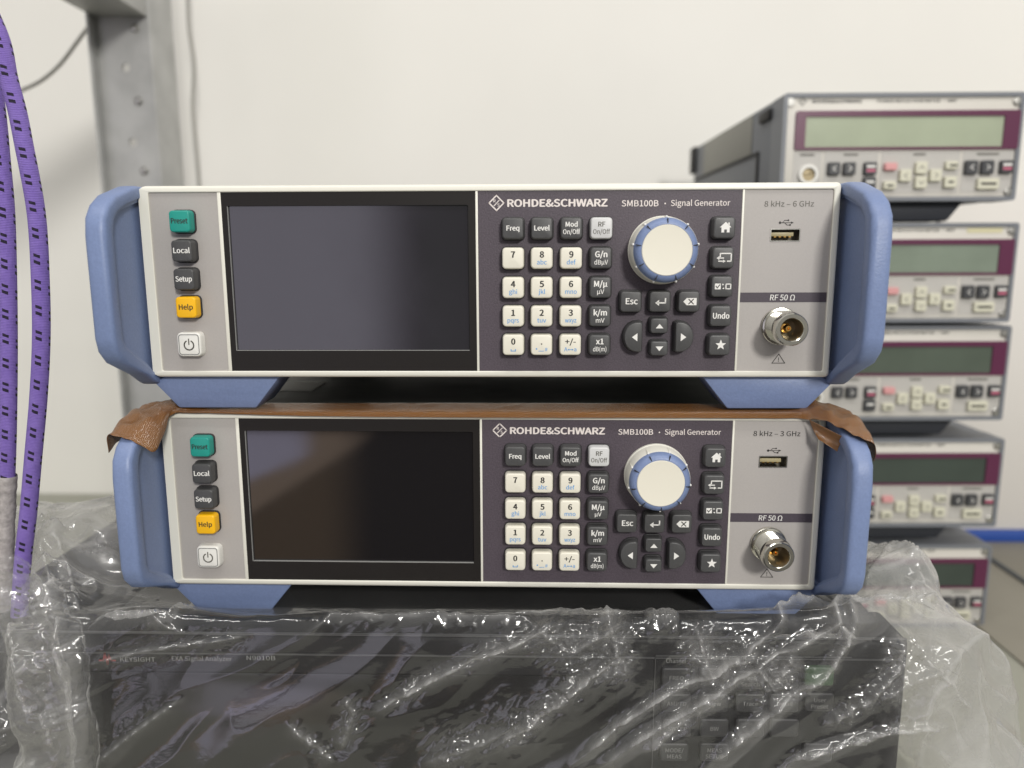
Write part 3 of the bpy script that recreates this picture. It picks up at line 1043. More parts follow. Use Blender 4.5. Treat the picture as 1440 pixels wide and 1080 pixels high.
back = [(-.1890, .0120, -.0080), (-.1850, .0120, .0012), (-.1775, .0130, .0032), (-.1720, .0150, .0050), (-.1670, .0190, .0040), (-.1640, .0215, .0022), (-.1590, .0225, .0014),
        (-.150, .0235, .0009), (-.09, .0240, .0008), (0, .0240, .0009), (.09, .0240, .0008), (.150, .0235, .0009), (.1620, .0210, .0034), (.1680, .0170, .0056), (.1725, .0140, .0042), (.1780, .0110, .0028),
        (.1835, .0090, .0014), (.1872, .0080, -.0050), (.1884, .0060, -.0120)]
nu, nv = 420, 30
rws = [smooth_path(x, nu) for x in (lip, edge, mid, back)]
tp = np.zeros((nu, nv, 3))
for i in range(nu):
    tp[i] = smooth_path([r[i] for r in rws], nv)
for i in range(nu):
    for j in range(nv):
        p = tp[i, j]
        e = min(1, max(0, (abs(p[0]) - .150) / .02))
        n1 = noise.noise(Vector((p[0] * 120, p[1] * 160, 3.1)))
        n2 = noise.noise(Vector((p[0] * 320, p[1] * 320, 7.7)))
        tp[i, j, 2] += .0014 * e * n1 + .0005 * e * n2 + .00012 * (n1 + .5)
        tp[i, j, 1] += .0008 * e * n2
strip = grid_obj('strip', tp, M['tape'], thick=.00012, parent=tape)
# folded-under tab hanging in the right handle opening
tb = np.zeros((24, 20, 3))
for i in range(24):
    for j in range(20):
        s, t = i / 23, j / 19
        a = Vector((.1618, -.003, -.0020)).lerp(Vector((.1745, -.0185, -.0080)), s)
        b = Vector((.1655, -.007, -.0112)).lerp(Vector((.1722, -.0145, -.0156)), s)
        p = a.lerp(b, t)
        p.y += .002 * math.sin(t * PI)
        tb[i, j] = p
grid_obj('folded_tab', tb, M['tape'], thick=.00012, parent=tape)

# ------------------------------------------------------------------ bench, wall, partition
BZ = -.372
mb = MB()
mb.box(-3, 3, .80, .95, -1.2, 2.6, M['wall'])
tag(mb.build('wall'), 'cream painted plain wall behind everything', kind='structure')
mb = MB()
mb.box(-1.3, 1.6, -.40, .797, BZ - .03, BZ, M['bench'], .002)
bench = tag(mb.build('workbench'), 'grey green laminate workbench top carrying the instruments', 'workbench')
pa, pb = atz(1390, 885, BZ), atz(1440, 920, BZ)
pc, pd = atz(1400, 798, BZ), atz(1440, 828, BZ)
mb = MB()
# brown grey mat between two depth-wise edges, with a dark seam
dirv = Vector((-.02, 1, 0))
x_at = lambda P, y: P.x - .0 * (y - P.y)
mb.prism([(.488, .20), (.60, .20), (.60, .600), (.486, .600)], BZ + .0002, BZ + .0022, M['mat_brown'], 'z', .0004)
mb.prism([(.607, .20), (1.2, .20), (1.2, .600), (.607, .600)], BZ + .0002, BZ + .0022, M['mat_brown'], 'z', .0004)
tag(mb.build('bench_mat'), 'brownish grey mat on the bench right of the meter stack, dark seam across it', 'mat')
mb = MB()
mb.prism([(.600, .20), (.607, .20), (.607, .600), (.600, .600)], BZ + .0003, BZ + .0045, M['seam'], 'z', .0006)
s_ = mb.build('seam', bpy.data.objects['bench_mat'])
part = thing('desk_partition', 'low white partition with blue bottom rail at the far right behind the meters', 'partition', (.9, .615, BZ))
mb = MB()
mb.box(-.36, .6, -.006, .012, .0165, .46, M['partition'], .001)
mb.build('panel', part)
mb = MB()
mb.box(-.36, .6, -.010, .012, .0, .016, M['blue_rail'], .001)
mb.build('rail', part)

# ------------------------------------------------------------------ spectrum analyser inside the bag
AN_Y = -.0215
an = thing('spectrum_analyser', 'wide black analyser under the crumpled clear bag, carrying the two blue instruments', 'instrument', (0, AN_Y, BZ))
ZT = -.1660 - BZ            # top of the bezel, local
XL, XR = -.2135, .2125
XLL = -.292
mb = MB()
mb.box(XL + .004, XR - .004, .034, .385, .012, -.1808 - BZ, M['an_body'], .002)
mb.build('casing', an)
mb = MB()
mb.box(XLL + .003, XL + .002, .034, .205, .012, -.1805 - BZ, M['an_body'], .002)
mb.build('side_module', an)
mb = MB()
mb.box(XLL, XR, .0, .033, .010, ZT - .0125, M['an_face'], .003, 3)
mb.build('front_panel', an)


def anp(u, v):
    p = aty(u, v, AN_Y)
    return p.x, p.z - BZ


fp = bpy.data.objects['front_panel']
mb = MB()
x0, z0 = anp(120, 943)
x1, _ = anp(868, 943)
mb.box(x0, x1, -.0012, .002, .02, z0, M['an_screen'], .0006)
mb.build('screen', an)
mb = MB()
for v in (889, 917):
    a = anp(110, v)
    mb.box(XLL + .004, XR - .002, -.0008, .001, a[1] - .0003, a[1] + .0003, M['an_line'])
a, b = anp(921, 921), anp(1185, 1078)
for (xa, za, xb, zb) in ((a[0], a[1], b[0], a[1] - .0004), (a[0], .02, a[0] + .0004, a[1])):
    mb.box(min(xa, xb), max(xa, xb), -.0008, .001, min(za, zb), max(za, zb), M['an_line'])
mb.build('trim_line', an)
mb = MB()
for s, u, v, w, ink in (('KEYSIGHT', 195, 929, 54, 'ink_dim'), ('EXA Signal Analyzer', 285, 928, 92, 'ink_dim'), ('N9010B', 368, 927, 44, 'ink_dim'),
                        ('Channel', 950, 931, 29, 'ink_dim'), ('Y Scale', 953, 967, 30, 'ink_dim'), ('Measurement', 1022, 926, 58, 'ink_dim')):
    x, z = anp(u, v)
    put_text(mb, s, x, z, .0024, -.0009, M[ink], w * .00034, .004)
lx, lz = anp(152, 925)
stroke(mb, [(lx - .004, lz - .001), (lx - .002, lz - .001), (lx - .001, lz + .003), (lx, lz - .003), (lx + .001, lz + .002), (lx + .002, lz - .001), (lx + .004, lz - .001)], .0009, -.0009, M['ink_red'])
mb.build('front_lettering', an, 80)
KEYS = [(950, 949, ('FREQ',), 'an_key'), (950, 985, ('AMPTD',), 'an_key'), (951, 1020, ('SWEEP',), 'an_key'), (947, 1054, ('MODE/', 'MEAS'), 'an_key'),
        (1003, 949, (), 'an_key'), (1003, 985, ('View',), 'an_key'), (1003, 1020, ('BW',), 'an_key'), (1003, 1054, ('MEAS', 'SETUP'), 'an_key'),
        (1053, 953, ('Peak', 'Search'), 'an_key'), (1053, 985, ('Trace',), 'an_key'), (1053, 1020, (), 'an_key'),
        (1101, 953, ('Marker',), 'an_key'), (1101, 985, ('Detail',), 'an_key'), (1101, 1020, (), 'an_key'), (1150, 948, (), 'an_green'), (1150, 984, ('User', 'Preset'), 'an_key'),
        (1148, 1054, ('Restart',), 'an_key'), (1208, 1040, ('Probe', 'Power'), None)]
for u, v, tx, m in KEYS:
    x, z = anp(u, v)
    hw, hh = .0072, .0050
    par = an
    if m:
        mb = MB()
        mb.loft([[(p[0], y, p[1]) for p in rrect(x - hw + e, x + hw - e, z - hh + e, z + hh - e, .0014)] for y, e in ((.001, 0), (-.0022, 0), (-.0028, .0006))], M[m])
        par = mb.build('key', an)
    if tx:
        mb = MB()
        for i, s in enumerate(tx):
            put_text(mb, s, x, z - .0011 + (.0016 if len(tx) == 2 and i == 0 else 0) - (.0019 if len(tx) == 2 and i == 1 else 0), .0022, -.00295 if m else -.0009, M['ink_dim'], None, .006, maxw=.0128)
        mb.build('legend', par, 80)
for xf in (XL + .05, XR - .05):
    mb = MB()
    mb.box(xf - .02, xf + .02, .03, .06, .0, .0122, M['rubber'], .002)
    mb.build('foot', an)

# ------------------------------------------------------------------ clear plastic bag
def bag():
    # cross sections (y, z) at stations along x, from the back over the top and down the front
    st = {
        -.420: [(.16, -.371), (.13, -.330), (.09, -.300), (.05, -.290), (.01, -.300), (-.03, -.320), (-.045, -.335), (-.05, -.350), (-.055, -.371)],
        -.345: [(.18, -.368), (.15, -.240), (.10, -.190), (.05, -.175), (.00, -.182), (-.035, -.196), (-.050, -.235), (-.056, -.300), (-.060, -.371)],
        -.290: [(.20, -.340), (.16, -.195), (.10, -.158), (.055, -.143), (.00, -.158), (-.035, -.184), (-.050, -.230), (-.056, -.300), (-.060, -.371)],
        -.240: [(.25, -.320), (.18, -.195), (.10, -.152), (.055, -.140), (.01, -.160), (-.030, -.182), (-.046, -.225), (-.052, -.300), (-.056, -.371)],
        -.205: [(.34, -.260), (.22, -.176), (.12, -.165), (.055, -.160), (.01, -.170), (-.026, -.168), (-.037, -.200), (-.043, -.290), (-.050, -.371)],
        -.150: [(.38, -.200), (.25, -.1795), (.12, -.1795), (.045, -.1792), (.005, -.1775), (-.026, -.1655), (-.034, -.195), (-.041, -.285), (-.048, -.371)],
        .000: [(.38, -.200), (.25, -.1795), (.12, -.1795), (.045, -.1792), (.005, -.1770), (-.026, -.1645), (-.035, -.192), (-.043, -.285), (-.050, -.371)],
        .130: [(.38, -.200), (.25, -.1795), (.12, -.1795), (.045, -.1792), (.005, -.1765), (-.026, -.1630), (-.038, -.190), (-.046, -.285), (-.052, -.371)],
        .180: [(.38, -.210), (.25, -.180), (.12, -.178), (.045, -.176), (.005, -.172), (-.026, -.160), (-.040, -.192), (-.048, -.285), (-.054, -.371)],
        .2150: [(.34, -.250), (.20, -.185), (.11, -.168), (.050, -.157), (.010, -.159), (-.024, -.170), (-.041, -.202), (-.050, -.290), (-.056, -.371)],
        .2400: [(.28, -.300), (.18, -.205), (.10, -.176), (.045, -.161), (.010, -.166), (-.022, -.184), (-.041, -.215), (-.051, -.295), (-.057, -.371)],
        .2620: [(.24, -.330), (.16, -.225), (.09, -.194), (.040, -.180), (.010, -.190), (-.020, -.208), (-.040, -.240), (-.051, -.305), (-.058, -.371)],
        .2860: [(.20, -.350), (.13, -.280), (.08, -.243), (.040, -.226), (.010, -.232), (-.020, -.250), (-.040, -.275), (-.050, -.315), (-.058, -.371)],
        .3010: [(.17, -.368), (.11, -.335), (.07, -.305), (.035, -.288), (.010, -.290), (-.020, -.305), (-.038, -.322), (-.048, -.345), (-.056, -.371)],
        .3080: [(.15, -.371), (.10, -.365), (.06, -.352), (.03, -.345), (.010, -.346), (-.015, -.352), (-.035, -.360), (-.045, -.366), (-.052, -.371)],
    }
    xs = sorted(st)
    nv = 600
    tt = np.concatenate([np.linspace(0, .5, 120, endpoint=False), np.linspace(.5, 1, nv - 120)])
    pick = np.round(tt * 8000).astype(int)
    prof = np.array([smooth_path(st[x], 8001)[pick] for x in xs])          # (ns, nv, 2)
    X = np.concatenate([np.linspace(-.420, -.275, 60, endpoint=False), np.linspace(-.275, .3080, 760)])
    nu = len(X)
    # interpolate with a cubic along x
    P = np.zeros((nu, nv, 3))
    P[:, :, 0] = X[:, None]
    xa = np.array(xs)
    for c in range(2):
        Y = prof[:, :, c]
        m = np.zeros_like(Y)
        d = np.diff(Y, axis=0) / np.diff(xa)[:, None]
        m[1:-1] = (d[:-1] + d[1:]) / 2
        m[0], m[-1] = d[0], d[-1]
        sgn = (d[:-1] * d[1:]) <= 0
        m[1:-1][sgn] = 0
        i = np.clip(np.searchsorted(xa, X, side='right') - 1, 0, len(xa) - 2)
        h = (xa[i + 1] - xa[i])[:, None]
        t = ((X - xa[i]) / (xa[i + 1] - xa[i]))[:, None]
        P[:, :, c + 1] = ((2 * t ** 3 - 3 * t ** 2 + 1) * Y[i] + (t ** 3 - 2 * t ** 2 + t) * h * m[i] + (-2 * t ** 3 + 3 * t ** 2) * Y[i + 1] + (t ** 3 - t ** 2) * h * m[i + 1])
    # outward normals
    dx = np.gradient(P, axis=0)
    dv = np.gradient(P, axis=1)
    N = np.cross(dv, dx)
    N /= np.maximum(np.linalg.norm(N, axis=2, keepdims=True), 1e-9)
    if N[nu // 2, nv // 4, 2] < 0:
        N = -N
    x, y, z = P[:, :, 0], P[:, :, 1], P[:, :, 2]
    # chart: s runs over the top (from y) and down the front (from z)
    s = np.where(y > -.026, -.165 + np.maximum(y + .026, 0), np.minimum(z, -.165))

    def chart(u, v):
        p = aty(u, v, -.040)
        if p.z < -.172:
            return p.x, p.z
        p = atz(u, v, -.168)
        return p.x, -.165 + max(p.y + .026, 0)
    disp = np.zeros_like(x)
    crum = np.zeros_like(x)
    crease = np.zeros_like(x)

    def fold(pts, amp, w, cr=0.0, cw=.004, taper=True, asym=0.35, flip=1, band=0.0, bw=.005):
        nonlocal disp, crum, crease
        Q = [chart(*p) for p in pts]
        best = np.full(x.shape, 1e9)
        side = np.zeros_like(x)
        along = np.zeros_like(x)
        L = sum(math.hypot(b[0] - a[0], b[1] - a[1]) for a, b in zip(Q[:-1], Q[1:]))
        acc = 0
        for a, b in zip(Q[:-1], Q[1:]):
            ex, es = b[0] - a[0], b[1] - a[1]
            l = math.hypot(ex, es)
            t = np.clip(((x - a[0]) * ex + (s - a[1]) * es) / (l * l), 0, 1)
            ddx, dds = x - a[0] - t * ex, s - a[1] - t * es
            d = np.hypot(ddx, dds)
            sd = np.sign(ex * dds - es * ddx)
            k_ = d < best
            best = np.where(k_, d, best)
            side = np.where(k_, sd, side)
            along = np.where(k_, (acc + t * l) / L, along)
            acc += l
        env = np.clip(np.minimum(along, 1 - along) / .16, 0, 1) if taper else 1.0
        # a pleat: steep on one side, long and gently falling on the other
        w_s, w_l = w * .55, w * (2.6 + 4 * asym)
        prof_ = np.where(side * flip > 0, np.exp(-(best / w_s) ** 1.1), .55 * np.exp(-best / (w * .7)) + .45 * np.clip(1 - best / w_l, 0, 1) ** 1.5)
        wob = 1 + .14 * np.sin(along * 31 + amp * 9000) * np.sin(along * 13) + .04 * np.sin(along * 97 + 1)
        disp += amp * env * wob * prof_
        crease = np.maximum(crease, env * np.clip(amp / .006, .2, 1) * (1.5 * np.exp(-(best / .0007) ** 2) * (.6 + .4 * np.sin(along * 60 + amp * 7000)) + .28 * np.where(side * flip > 0, np.exp(-(best / .0015) ** 2), np.exp(-best / .005))))
        if band:
            crease = np.maximum(crease, band * np.clip(env * 3, 0, 1) * ((side * flip < 0) & (best < bw * (.7 + .5 * np.sin(along * 5 + 1)))))
        if cr:
            crum = np.maximum(crum, cr * env * np.exp(-(best / cw) ** 2))

    # long folds of the sheet over the front, as they run in the photograph
    fold([(515, 1012), (600, 965), (690, 925), (800, 888)], 0.0036, 0.0020, .9, .0045)
    fold([(690, 1052), (730, 1030), (790, 985), (830, 955), (905, 925)], 0.0037, 0.0022, 1.1, .0062, band=.10, bw=.006)
    fold([(800, 1078), (870, 1020), (940, 978), (1010, 945), (1100, 890), (1190, 850)], 0.0046, 0.0020, .5, .003, band=.30, bw=.004)
    fold([(830, 1085), (900, 1035), (1000, 978), (1090, 925), (1170, 880), (1235, 850)], 0.0050, 0.0024, .55, .003, band=.42, bw=.006)
    fold([(980, 1085), (1040, 1030), (1100, 985), (1160, 950), (1210, 905), (1250, 870)], 0.0046, 0.0022, .7, .003, band=.38, bw=.0075)
    fold([(1085, 1085), (1120, 1058), (1210, 1030), (1290, 1010), (1345, 1020)], 0.0042, 0.0021, .6, .003, band=.30, bw=.007)
    fold([(1150, 1020), (1215, 985), (1265, 940), (1275, 900)], 0.0032, 0.0022, .7, .006)
    fold([(1230, 985), (1285, 955), (1340, 935)], 0.0028, 0.0024, .6, .006)
    fold([(1280, 900), (1310, 950), (1350, 985), (1395, 1010)], 0.0038, 0.0030, .4, .004)
    fold([(1165, 875), (1230, 868), (1300, 850), (1322, 835)], 0.0042, 0.0024, .5, .005, band=.35, bw=.010)
    fold([(1225, 780), (1262, 800), (1300, 842), (1330, 848)], 0.0036, 0.0030, .6, .008)
    fold([(1255, 790), (1235, 820), (1215, 850)], 0.0025, 0.0020, .4, .004)
    fold([(400, 920), (455, 895), (480, 880), (520, 893), (600, 885), (720, 875), (800, 868), (900, 851), (960, 850)], 0.0020, 0.0015, .22, .004)
    fold([(110, 943), (200, 925), (280, 915), (350, 905)], 0.0025, 0.0020, .35, .006)
    fold([(180, 900), (230, 880), (278, 850)], 0.0032, 0.0017, .2, .004, band=.25, bw=.004)
    fold([(100, 900), (150, 870), (182, 898), (250, 905)], 0.0028, 0.0022, .2, .006)
    fold([(130, 1075), (190, 1030), (255, 985)], 0.0032, 0.0024, .15, .006, band=.14, bw=.006)
    fold([(400, 1020), (440, 1050), (470, 1075)], 0.0022, 0.0015, .5, .004)
    fold([(480, 985), (495, 1010), (478, 1060)], 0.0018, 0.0015, .6, .006)
    fold([(590, 1075), (680, 1045), (760, 1010)], 0.0022, 0.0030, .5, .012)
    fold([(842, 892), (860, 905), (872, 940), (895, 938)], 0.0023, 0.0020, 1.2, .009)
    fold([(908, 885), (914, 905), (960, 892)], 0.0016, 0.0020, .7, .005)
    fold([(880, 880), (800, 925), (740, 905)], 0.0022, 0.0024, .8, .010)
    fold([(985, 905), (1000, 950), (1075, 920)], 0.0025, 0.0024, 1.1, .009)
    fold([(1060, 935), (1085, 965), (1120, 920)], 0.0025, 0.0024, 1.1, .010)
    fold([(1035, 965), (960, 1015), (900, 1060)], 0.0025, 0.0020, .8, .005)
    # bulges around the left side
    fold([(0, 815), (40, 800), (82, 790)], .0060, .0050, .1, .004)
    fold([(82, 790), (100, 830), (112, 860), (80, 890)], .0060, .0060, .25, .006)
    fold([(60, 800), (75, 880), (100, 960), (112, 1020), (108, 1080)], .0110, .0090, .2, .006)
    fold([(95, 945), (55, 938), (38, 960), (60, 985), (80, 1010), (85, 1050)], .0080, .0050, .6, .006)
    fold([(0, 985), (20, 1025), (30, 1035)], .0060, .0050, .6, .006)
    fold([(0, 900), (40, 930), (50, 960)], .0070, .0090, .2, .006)
    # general unevenness: long slanted wrinkles plus crumples
    nse = np.zeros_like(x)
    fine = np.zeros_like(x)
    front_w = np.clip((.02 - y) / .02, 0, 1)
    side_w = np.clip((np.abs(x) - .19) / .03, 0, 1)
    ca, sa = math.cos(.62), math.sin(.62)
    for i in range(nu):
        for j in range(nv):
            if front_w[i, j] + side_w[i, j] < .02:
                continue
            px, ps = x[i, j], s[i, j]
            a = px * ca + ps * sa
            b = -px * sa + ps * ca
            v = noise.noise(Vector((a * 9, b * 22, 1.0)))
            v3 = noise.noise(Vector((a * 9 + .2 * math.sin(b * 60), b * 27, 5.0)))
            v4 = noise.noise(Vector((a * 26, b * 60, 15.0)))
            nse[i, j] = v * .0004 + (.22 - abs(v3)) * .0042 + (.2 - abs(v4)) * .0016
            if side_w[i, j] > 0:
                f1 = abs(noise.noise(Vector((px * 17, y[i, j] * 15 + z[i, j] * 9, 4.0))))
                f2 = abs(noise.noise(Vector((px * 40 + 3, y[i, j] * 40 + z[i, j] * 26, 8.0))))
                nse[i, j] += side_w[i, j] * ((.28 - f1) * .021 + (.25 - f2) * .009)
                crease[i, j] = max(crease[i, j], side_w[i, j] * ((.62 if px > .15 else (.62 if y[i, j] > .0 else .30)) + .6 * max(0, 1 - f1 * 22) + .35 * max(0, 1 - f2 * 12)))
            c = crum[i, j]
            if c > .02:
                c1 = .24 - abs(noise.noise(Vector((a * 48, b * 120, 2.0))))
                c2 = .24 - abs(noise.noise(Vector((a * 130 + 5, b * 230, 9.0))))
                c3 = .22 - abs(noise.noise(Vector((a * 300, b * 420, 19.0))))
                fine[i, j] = (c1 * .0092 + c2 * .0058 + c3 * .0026) * c
    under = (np.abs(x) < .182) & (y > .0)
    wgt = np.clip(front_w + side_w, 0, 1)
    wgt = np.where(np.abs(x) < .185, front_w * np.clip((.004 - y) / .012, 0, 1), wgt)
    D = (disp + nse + fine) * wgt
    P = P + N * D[:, :, None]
    P[:, :, 2] = np.maximum(P[:, :, 2], BZ + .0008)
    ob = grid_obj('plastic_bag', P, M['film'])
    at = ob.data.attributes.new('crease', 'FLOAT', 'POINT')
    at.data.foreach_set('value', np.clip((crease + .35 * crum) * (.15 + .85 * wgt), 0, 1.2).reshape(-1).astype(np.float32))
    return ob


bg_o = bag()
# the rolled-back mouth of the bag at the lower left
cl_ = [aty(u, v, -.070) for u, v in ((30, 806), (48, 850), (66, 910), (78, 980), (82, 1040), (80, 1120))]
cp = smooth_path([tuple(p) for p in cl_], 220)
curl = np.zeros((220, 150, 3))
for i in range(220):
    q = i / 219
    for j in range(150):
        t = j / 149
        a = math.radians(-35 + 400 * t)
        r = (.0165 - .0085 * t) * (.80 + .35 * q) * (1 + .10 * math.sin(q * 17 + t * 9))
        n1 = noise.noise(Vector((q * 9, t * 5, 2.2)))
        n2 = 1 - 2 * abs(noise.noise(Vector((q * 26, t * 16, 6.2))))
        r += .0030 * n1 + .0009 * n2
        curl[i, j] = (cp[i, 0] + r * math.cos(a) * 1.15 - .004, cp[i, 1] - r * math.sin(a) * .7, max(BZ + .001, cp[i, 2] + .006 * math.sin(a * .5 + q * 3) + .004 * n1))
cu_o = grid_obj('bag_mouth', curl, M['film'], parent=bg_o)
at_ = cu_o.data.attributes.new('crease', 'FLOAT', 'POINT')
tt_ = np.linspace(0, 1, 150)[None, :].repeat(220, 0)
at_.data.foreach_set('value', np.clip(.10 + .9 * np.exp(-tt_ / .012) + .35 * np.exp(-((tt_ - .16) / .05) ** 2), 0, 1).reshape(-1).astype(np.float32))
tag(bg_o, 'crumpled clear plastic bag draped over the black analyser, puffed out at both sides', 'plastic bag')

# ------------------------------------------------------------------ stack of small meters
def make_meter():
    g = thing('power_meter', 'topmost small meter of the stack, its long display pale green', 'meter', group='small meters stacked at the right')
    Wd, H = .2160, .0940        # local: x from -W/2, z from 0, front at y=0
    L = -Wd / 2
    mb = MB()
    mb.ring_plate((L - .001, -L + .001, -.001, H + .001), (L + .0028, -L - .0028, .0028, H - .0028), -.002, .03, M['meter_case'], .003, .0015)
    mb.box(L - .0005, -L + .0005, .030, .36, .0, H, M['meter_case'], .0015)
    c = mb.build('casing', g)
    # side: ribbed vent panel, recess, corner bumpers
    for s in (-1, 1):
        xo = s * (Wd / 2 + .0005)
        mb = MB()
        mb.box(xo - .0012, xo + .0012, .092, .30, .053, .0925, M['meter_rib'], .0004)
        for k_ in range(4):
            z = .058 + k_ * .0078
            mb.box(xo - .0010, xo + .0030, .10, .285, z, z + .0036, M['meter_rib'], .0008)
        mb.build('side_vent', c)
        mb = MB()
        mb.box(xo - .002, xo + .0016, .066, .345, .0495, .0525, M['rubber'], .0004)
        mb.box(xo - .002, xo + .0016, .066, .071, .004, .0497, M['rubber'], .0004)
        mb.build('side_groove', c)
        for ya, yb, za, zb_ in ((.030, .064, H - .016, H - .006), (.345, .372, .060, H + .001), (.345, .372, -.001, .030)):
            mb = MB()
            mb.box(xo - .004, xo + .0022, ya, yb, za, zb_, M['rubber'], .002)
            mb.build('bumper', c)
    mb = MB()
    mb.box(L + .0028, -L - .0028, .0, .02, .0028, H - .0028, M['meter_panel'], .0004)
    p = mb.build('front_panel', g)
    z0 = -.0615 + .0  # measured heights are relative to the first meter
    ox, oz = .3602, .0622

    def X(v):
        return v * mm - ox

    def Z(v):
        return v * mm - oz
    mb = MB()
    for a, b in ((263.2, 289.0), (291.5, 341.2), (343.8, 415.8), (418.5, 464.0)):
        mb.box(X(a), X(b), -.0004, .001, Z(69), Z(105.4), M['meter_grey'])
    mb.build('key_field', g)
    mb = MB()
    mb.ring_plate((X(263), X(466.5), Z(107.3), Z(141.6)), (X(272.2), X(452.5), Z(109.6), Z(136.6)), -.0022, .002, M['maroon'], .002, .0005)
    mb.build('display_frame', g)
    mb = MB()
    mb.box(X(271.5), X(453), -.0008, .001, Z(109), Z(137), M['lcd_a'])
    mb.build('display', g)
    mb = MB()
    put_text(mb, 'ROHDE&SCHWARZ', X(300.1), Z(148.6), .0030, -.0002, M['ink_black'], .0448, .03)
    put_text(mb, 'POWER REFLECTION METER · NRT', X(372.5), Z(148.8), .0026, -.0002, M['ink_black'], .0720, .02)
    lx, lz = X(268.6), Z(150.2)
    stroke(mb, [(lx, lz + .0034), (lx + .0034, lz), (lx, lz - .0034), (lx - .0034, lz)], .0008, -.0002, M['ink_grey'], True)
    stroke(mb, [(lx - .001, lz - .001), (lx + .001, lz + .001)], .0008, -.0002, M['ink_grey'])
    mb.build('panel_lettering', g, 80)
    for a, w in ((275.6, 13), (315.6, 13), (378.5, 11), (441, 20)):
        mb = MB()
        mb.box(X(a - w / 2), X(a + w / 2), -.0008, -.0005, Z(102.3), Z(103.9), M['ink_grey'])
        mb.build('section_mark', g)

    def mkey(x, z, w, h, m, marks=()):
        k2 = MB()
        k2.loft([[(q[0], y, q[1]) for q in rrect(X(x) - w / 2 + e, X(x) + w / 2 - e, Z(z) - h / 2 + e, Z(z) + h / 2 - e, .0012)] for y, e in ((.001, -.0002), (-.0040, 0), (-.0046, .0006))], M[m])
        o = k2.build('button', g)
        if marks:
            k2 = MB()
            for f in marks:
                f(k2)
            k2.build('legend', o, 80)
    arr = lambda x, z, d, ink, r=.0022: (lambda kb_: stroke(kb_, [(X(x) + d[0] * r * .8 - d[1] * r, Z(z) + d[1] * r * .8 + d[0] * r), (X(x) - d[0] * -r, Z(z) + d[1] * r), (X(x) + d[0] * r * .8 + d[1] * r, Z(z) + d[1] * r * .8 - d[0] * r)][:0] or
            [(X(x) - d[0] * r * .5 - d[1] * r, Z(z) - d[1] * r * .5 - d[0] * r), (X(x) + d[0] * r * .7, Z(z) + d[1] * r * .7), (X(x) - d[0] * r * .5 + d[1] * r, Z(z) - d[1] * r * .5 + d[0] * r)], .0007, -.0047, M[ink], False))
    bar = lambda x, z, w, h, ink: (lambda kb_: kb_.box(X(x) - w / 2, X(x) + w / 2, -.0048, -.00455, Z(z) - h / 2, Z(z) + h / 2, M[ink]))
    for x, d in ((300, (-1, 0)), (314.2, (1, 0))):
        mkey(x, 90.4, .0108, .0112, 'meter_key_dark', [arr(x, 90.4, d, 'ink_white')])
    for z in (90.4, 77.0):
        mkey(333.3, z, .0112, .0112, 'meter_key_dark', [bar(333.3, z + 1.8, .008, .002, 'ink_white'), bar(333.3, z - 1.8, .008, .0024, 'pink_mark')] if z > 80 else [bar(333.3, z + 1.4, .007, .002, 'ink_white')])
    mkey(351.8, 92.0, .0112, .0066, 'meter_key_pink')
    mkey(352.0, 75.3, .0112, .0072, 'meter_key', [bar(352, 75.0, .006, .0018, 'ink_black')])
    for x, z, d in ((365.8, 84.0, (-1, 0)), (379.8, 90.8, (0, 1)), (380.4, 77.8, (0, -1)), (393.4, 84.0, (1, 0))):
        mkey(x, z, .0105, .0108, 'meter_key', [arr(x, z, d, 'ink_grey')])
    mkey(407.4, 93.0, .0112, .0070, 'meter_key', [bar(408.5, 92.8, .007, .0018, 'ink_black')])
    mkey(407.4, 78.0, .0112, .0102, 'meter_key', [bar(407.4, 78.0, .0045, .002, 'ink_black')])
    for x, d in ((425.6, (-1, 0)), (440.2, (1, 0))):
        mkey(x, 91.0, .0112, .0122, 'meter_key_dark', [arr(x, 91, d, 'ink_white')])
    mkey(457.6, 91.3, .0112, .0115, 'meter_key_dark', [bar(457.6, 93.2, .008, .002, 'ink_white'), bar(457.6, 89.8, .008, .0024, 'pink_mark')])
    mkey(442.0, 76.3, .0195, .0098, 'meter_key', [bar(442, 76.3, .014, .0022, 'ink_black')])
    # round socket
    mb = MB()
    mb.lathe([(.0092, .0005), (.0090, -.0030), (.0084, -.0038), (.0062, -.0038), (.0060, -.0030)], M['socket_white'], X(277), Z(85.2), 36, cap1=False)
    mb.lathe([(.0060, -.0032), (.0058, -.0012)], M['dielectric'], X(277), Z(85.2), 28)
    so = mb.build('socket', g)
    mb = MB()
    mb.box(X(277) - .0035, X(277) + .0035, -.0022, -.0012, Z(85.2) + .0006, Z(85.2) + .0024, M['dielectric'], .0004)
    mb.build('socket_insert', so)
    for x in (L + .0052, -L - .0052):
        for z in (.0068, H - .0068):
            mb = MB()
            mb.lathe([(.0042, .0), (.0042, -.0008), (.0034, -.0016), (.001, -.0018)], M['socket_white'] if (x < 0 and z > .05) else M['steel'], x, z, 20)
            mb.build('screw', g)
    mb = MB()
    mb.prism([(-.098, -.001), (.070, -.001), (.056, -.0188), (-.084, -.0188)], .012, .05, M['stand'], 'y', .0015)
    mb.build('stand_bar', g)
    for x in (-.075, .075):
        mb = MB()
        mb.box(x - .016, x + .016, .30, .34, -.0185, -.0005, M['rubber'], .002)
        mb.build('foot', g)
    return g


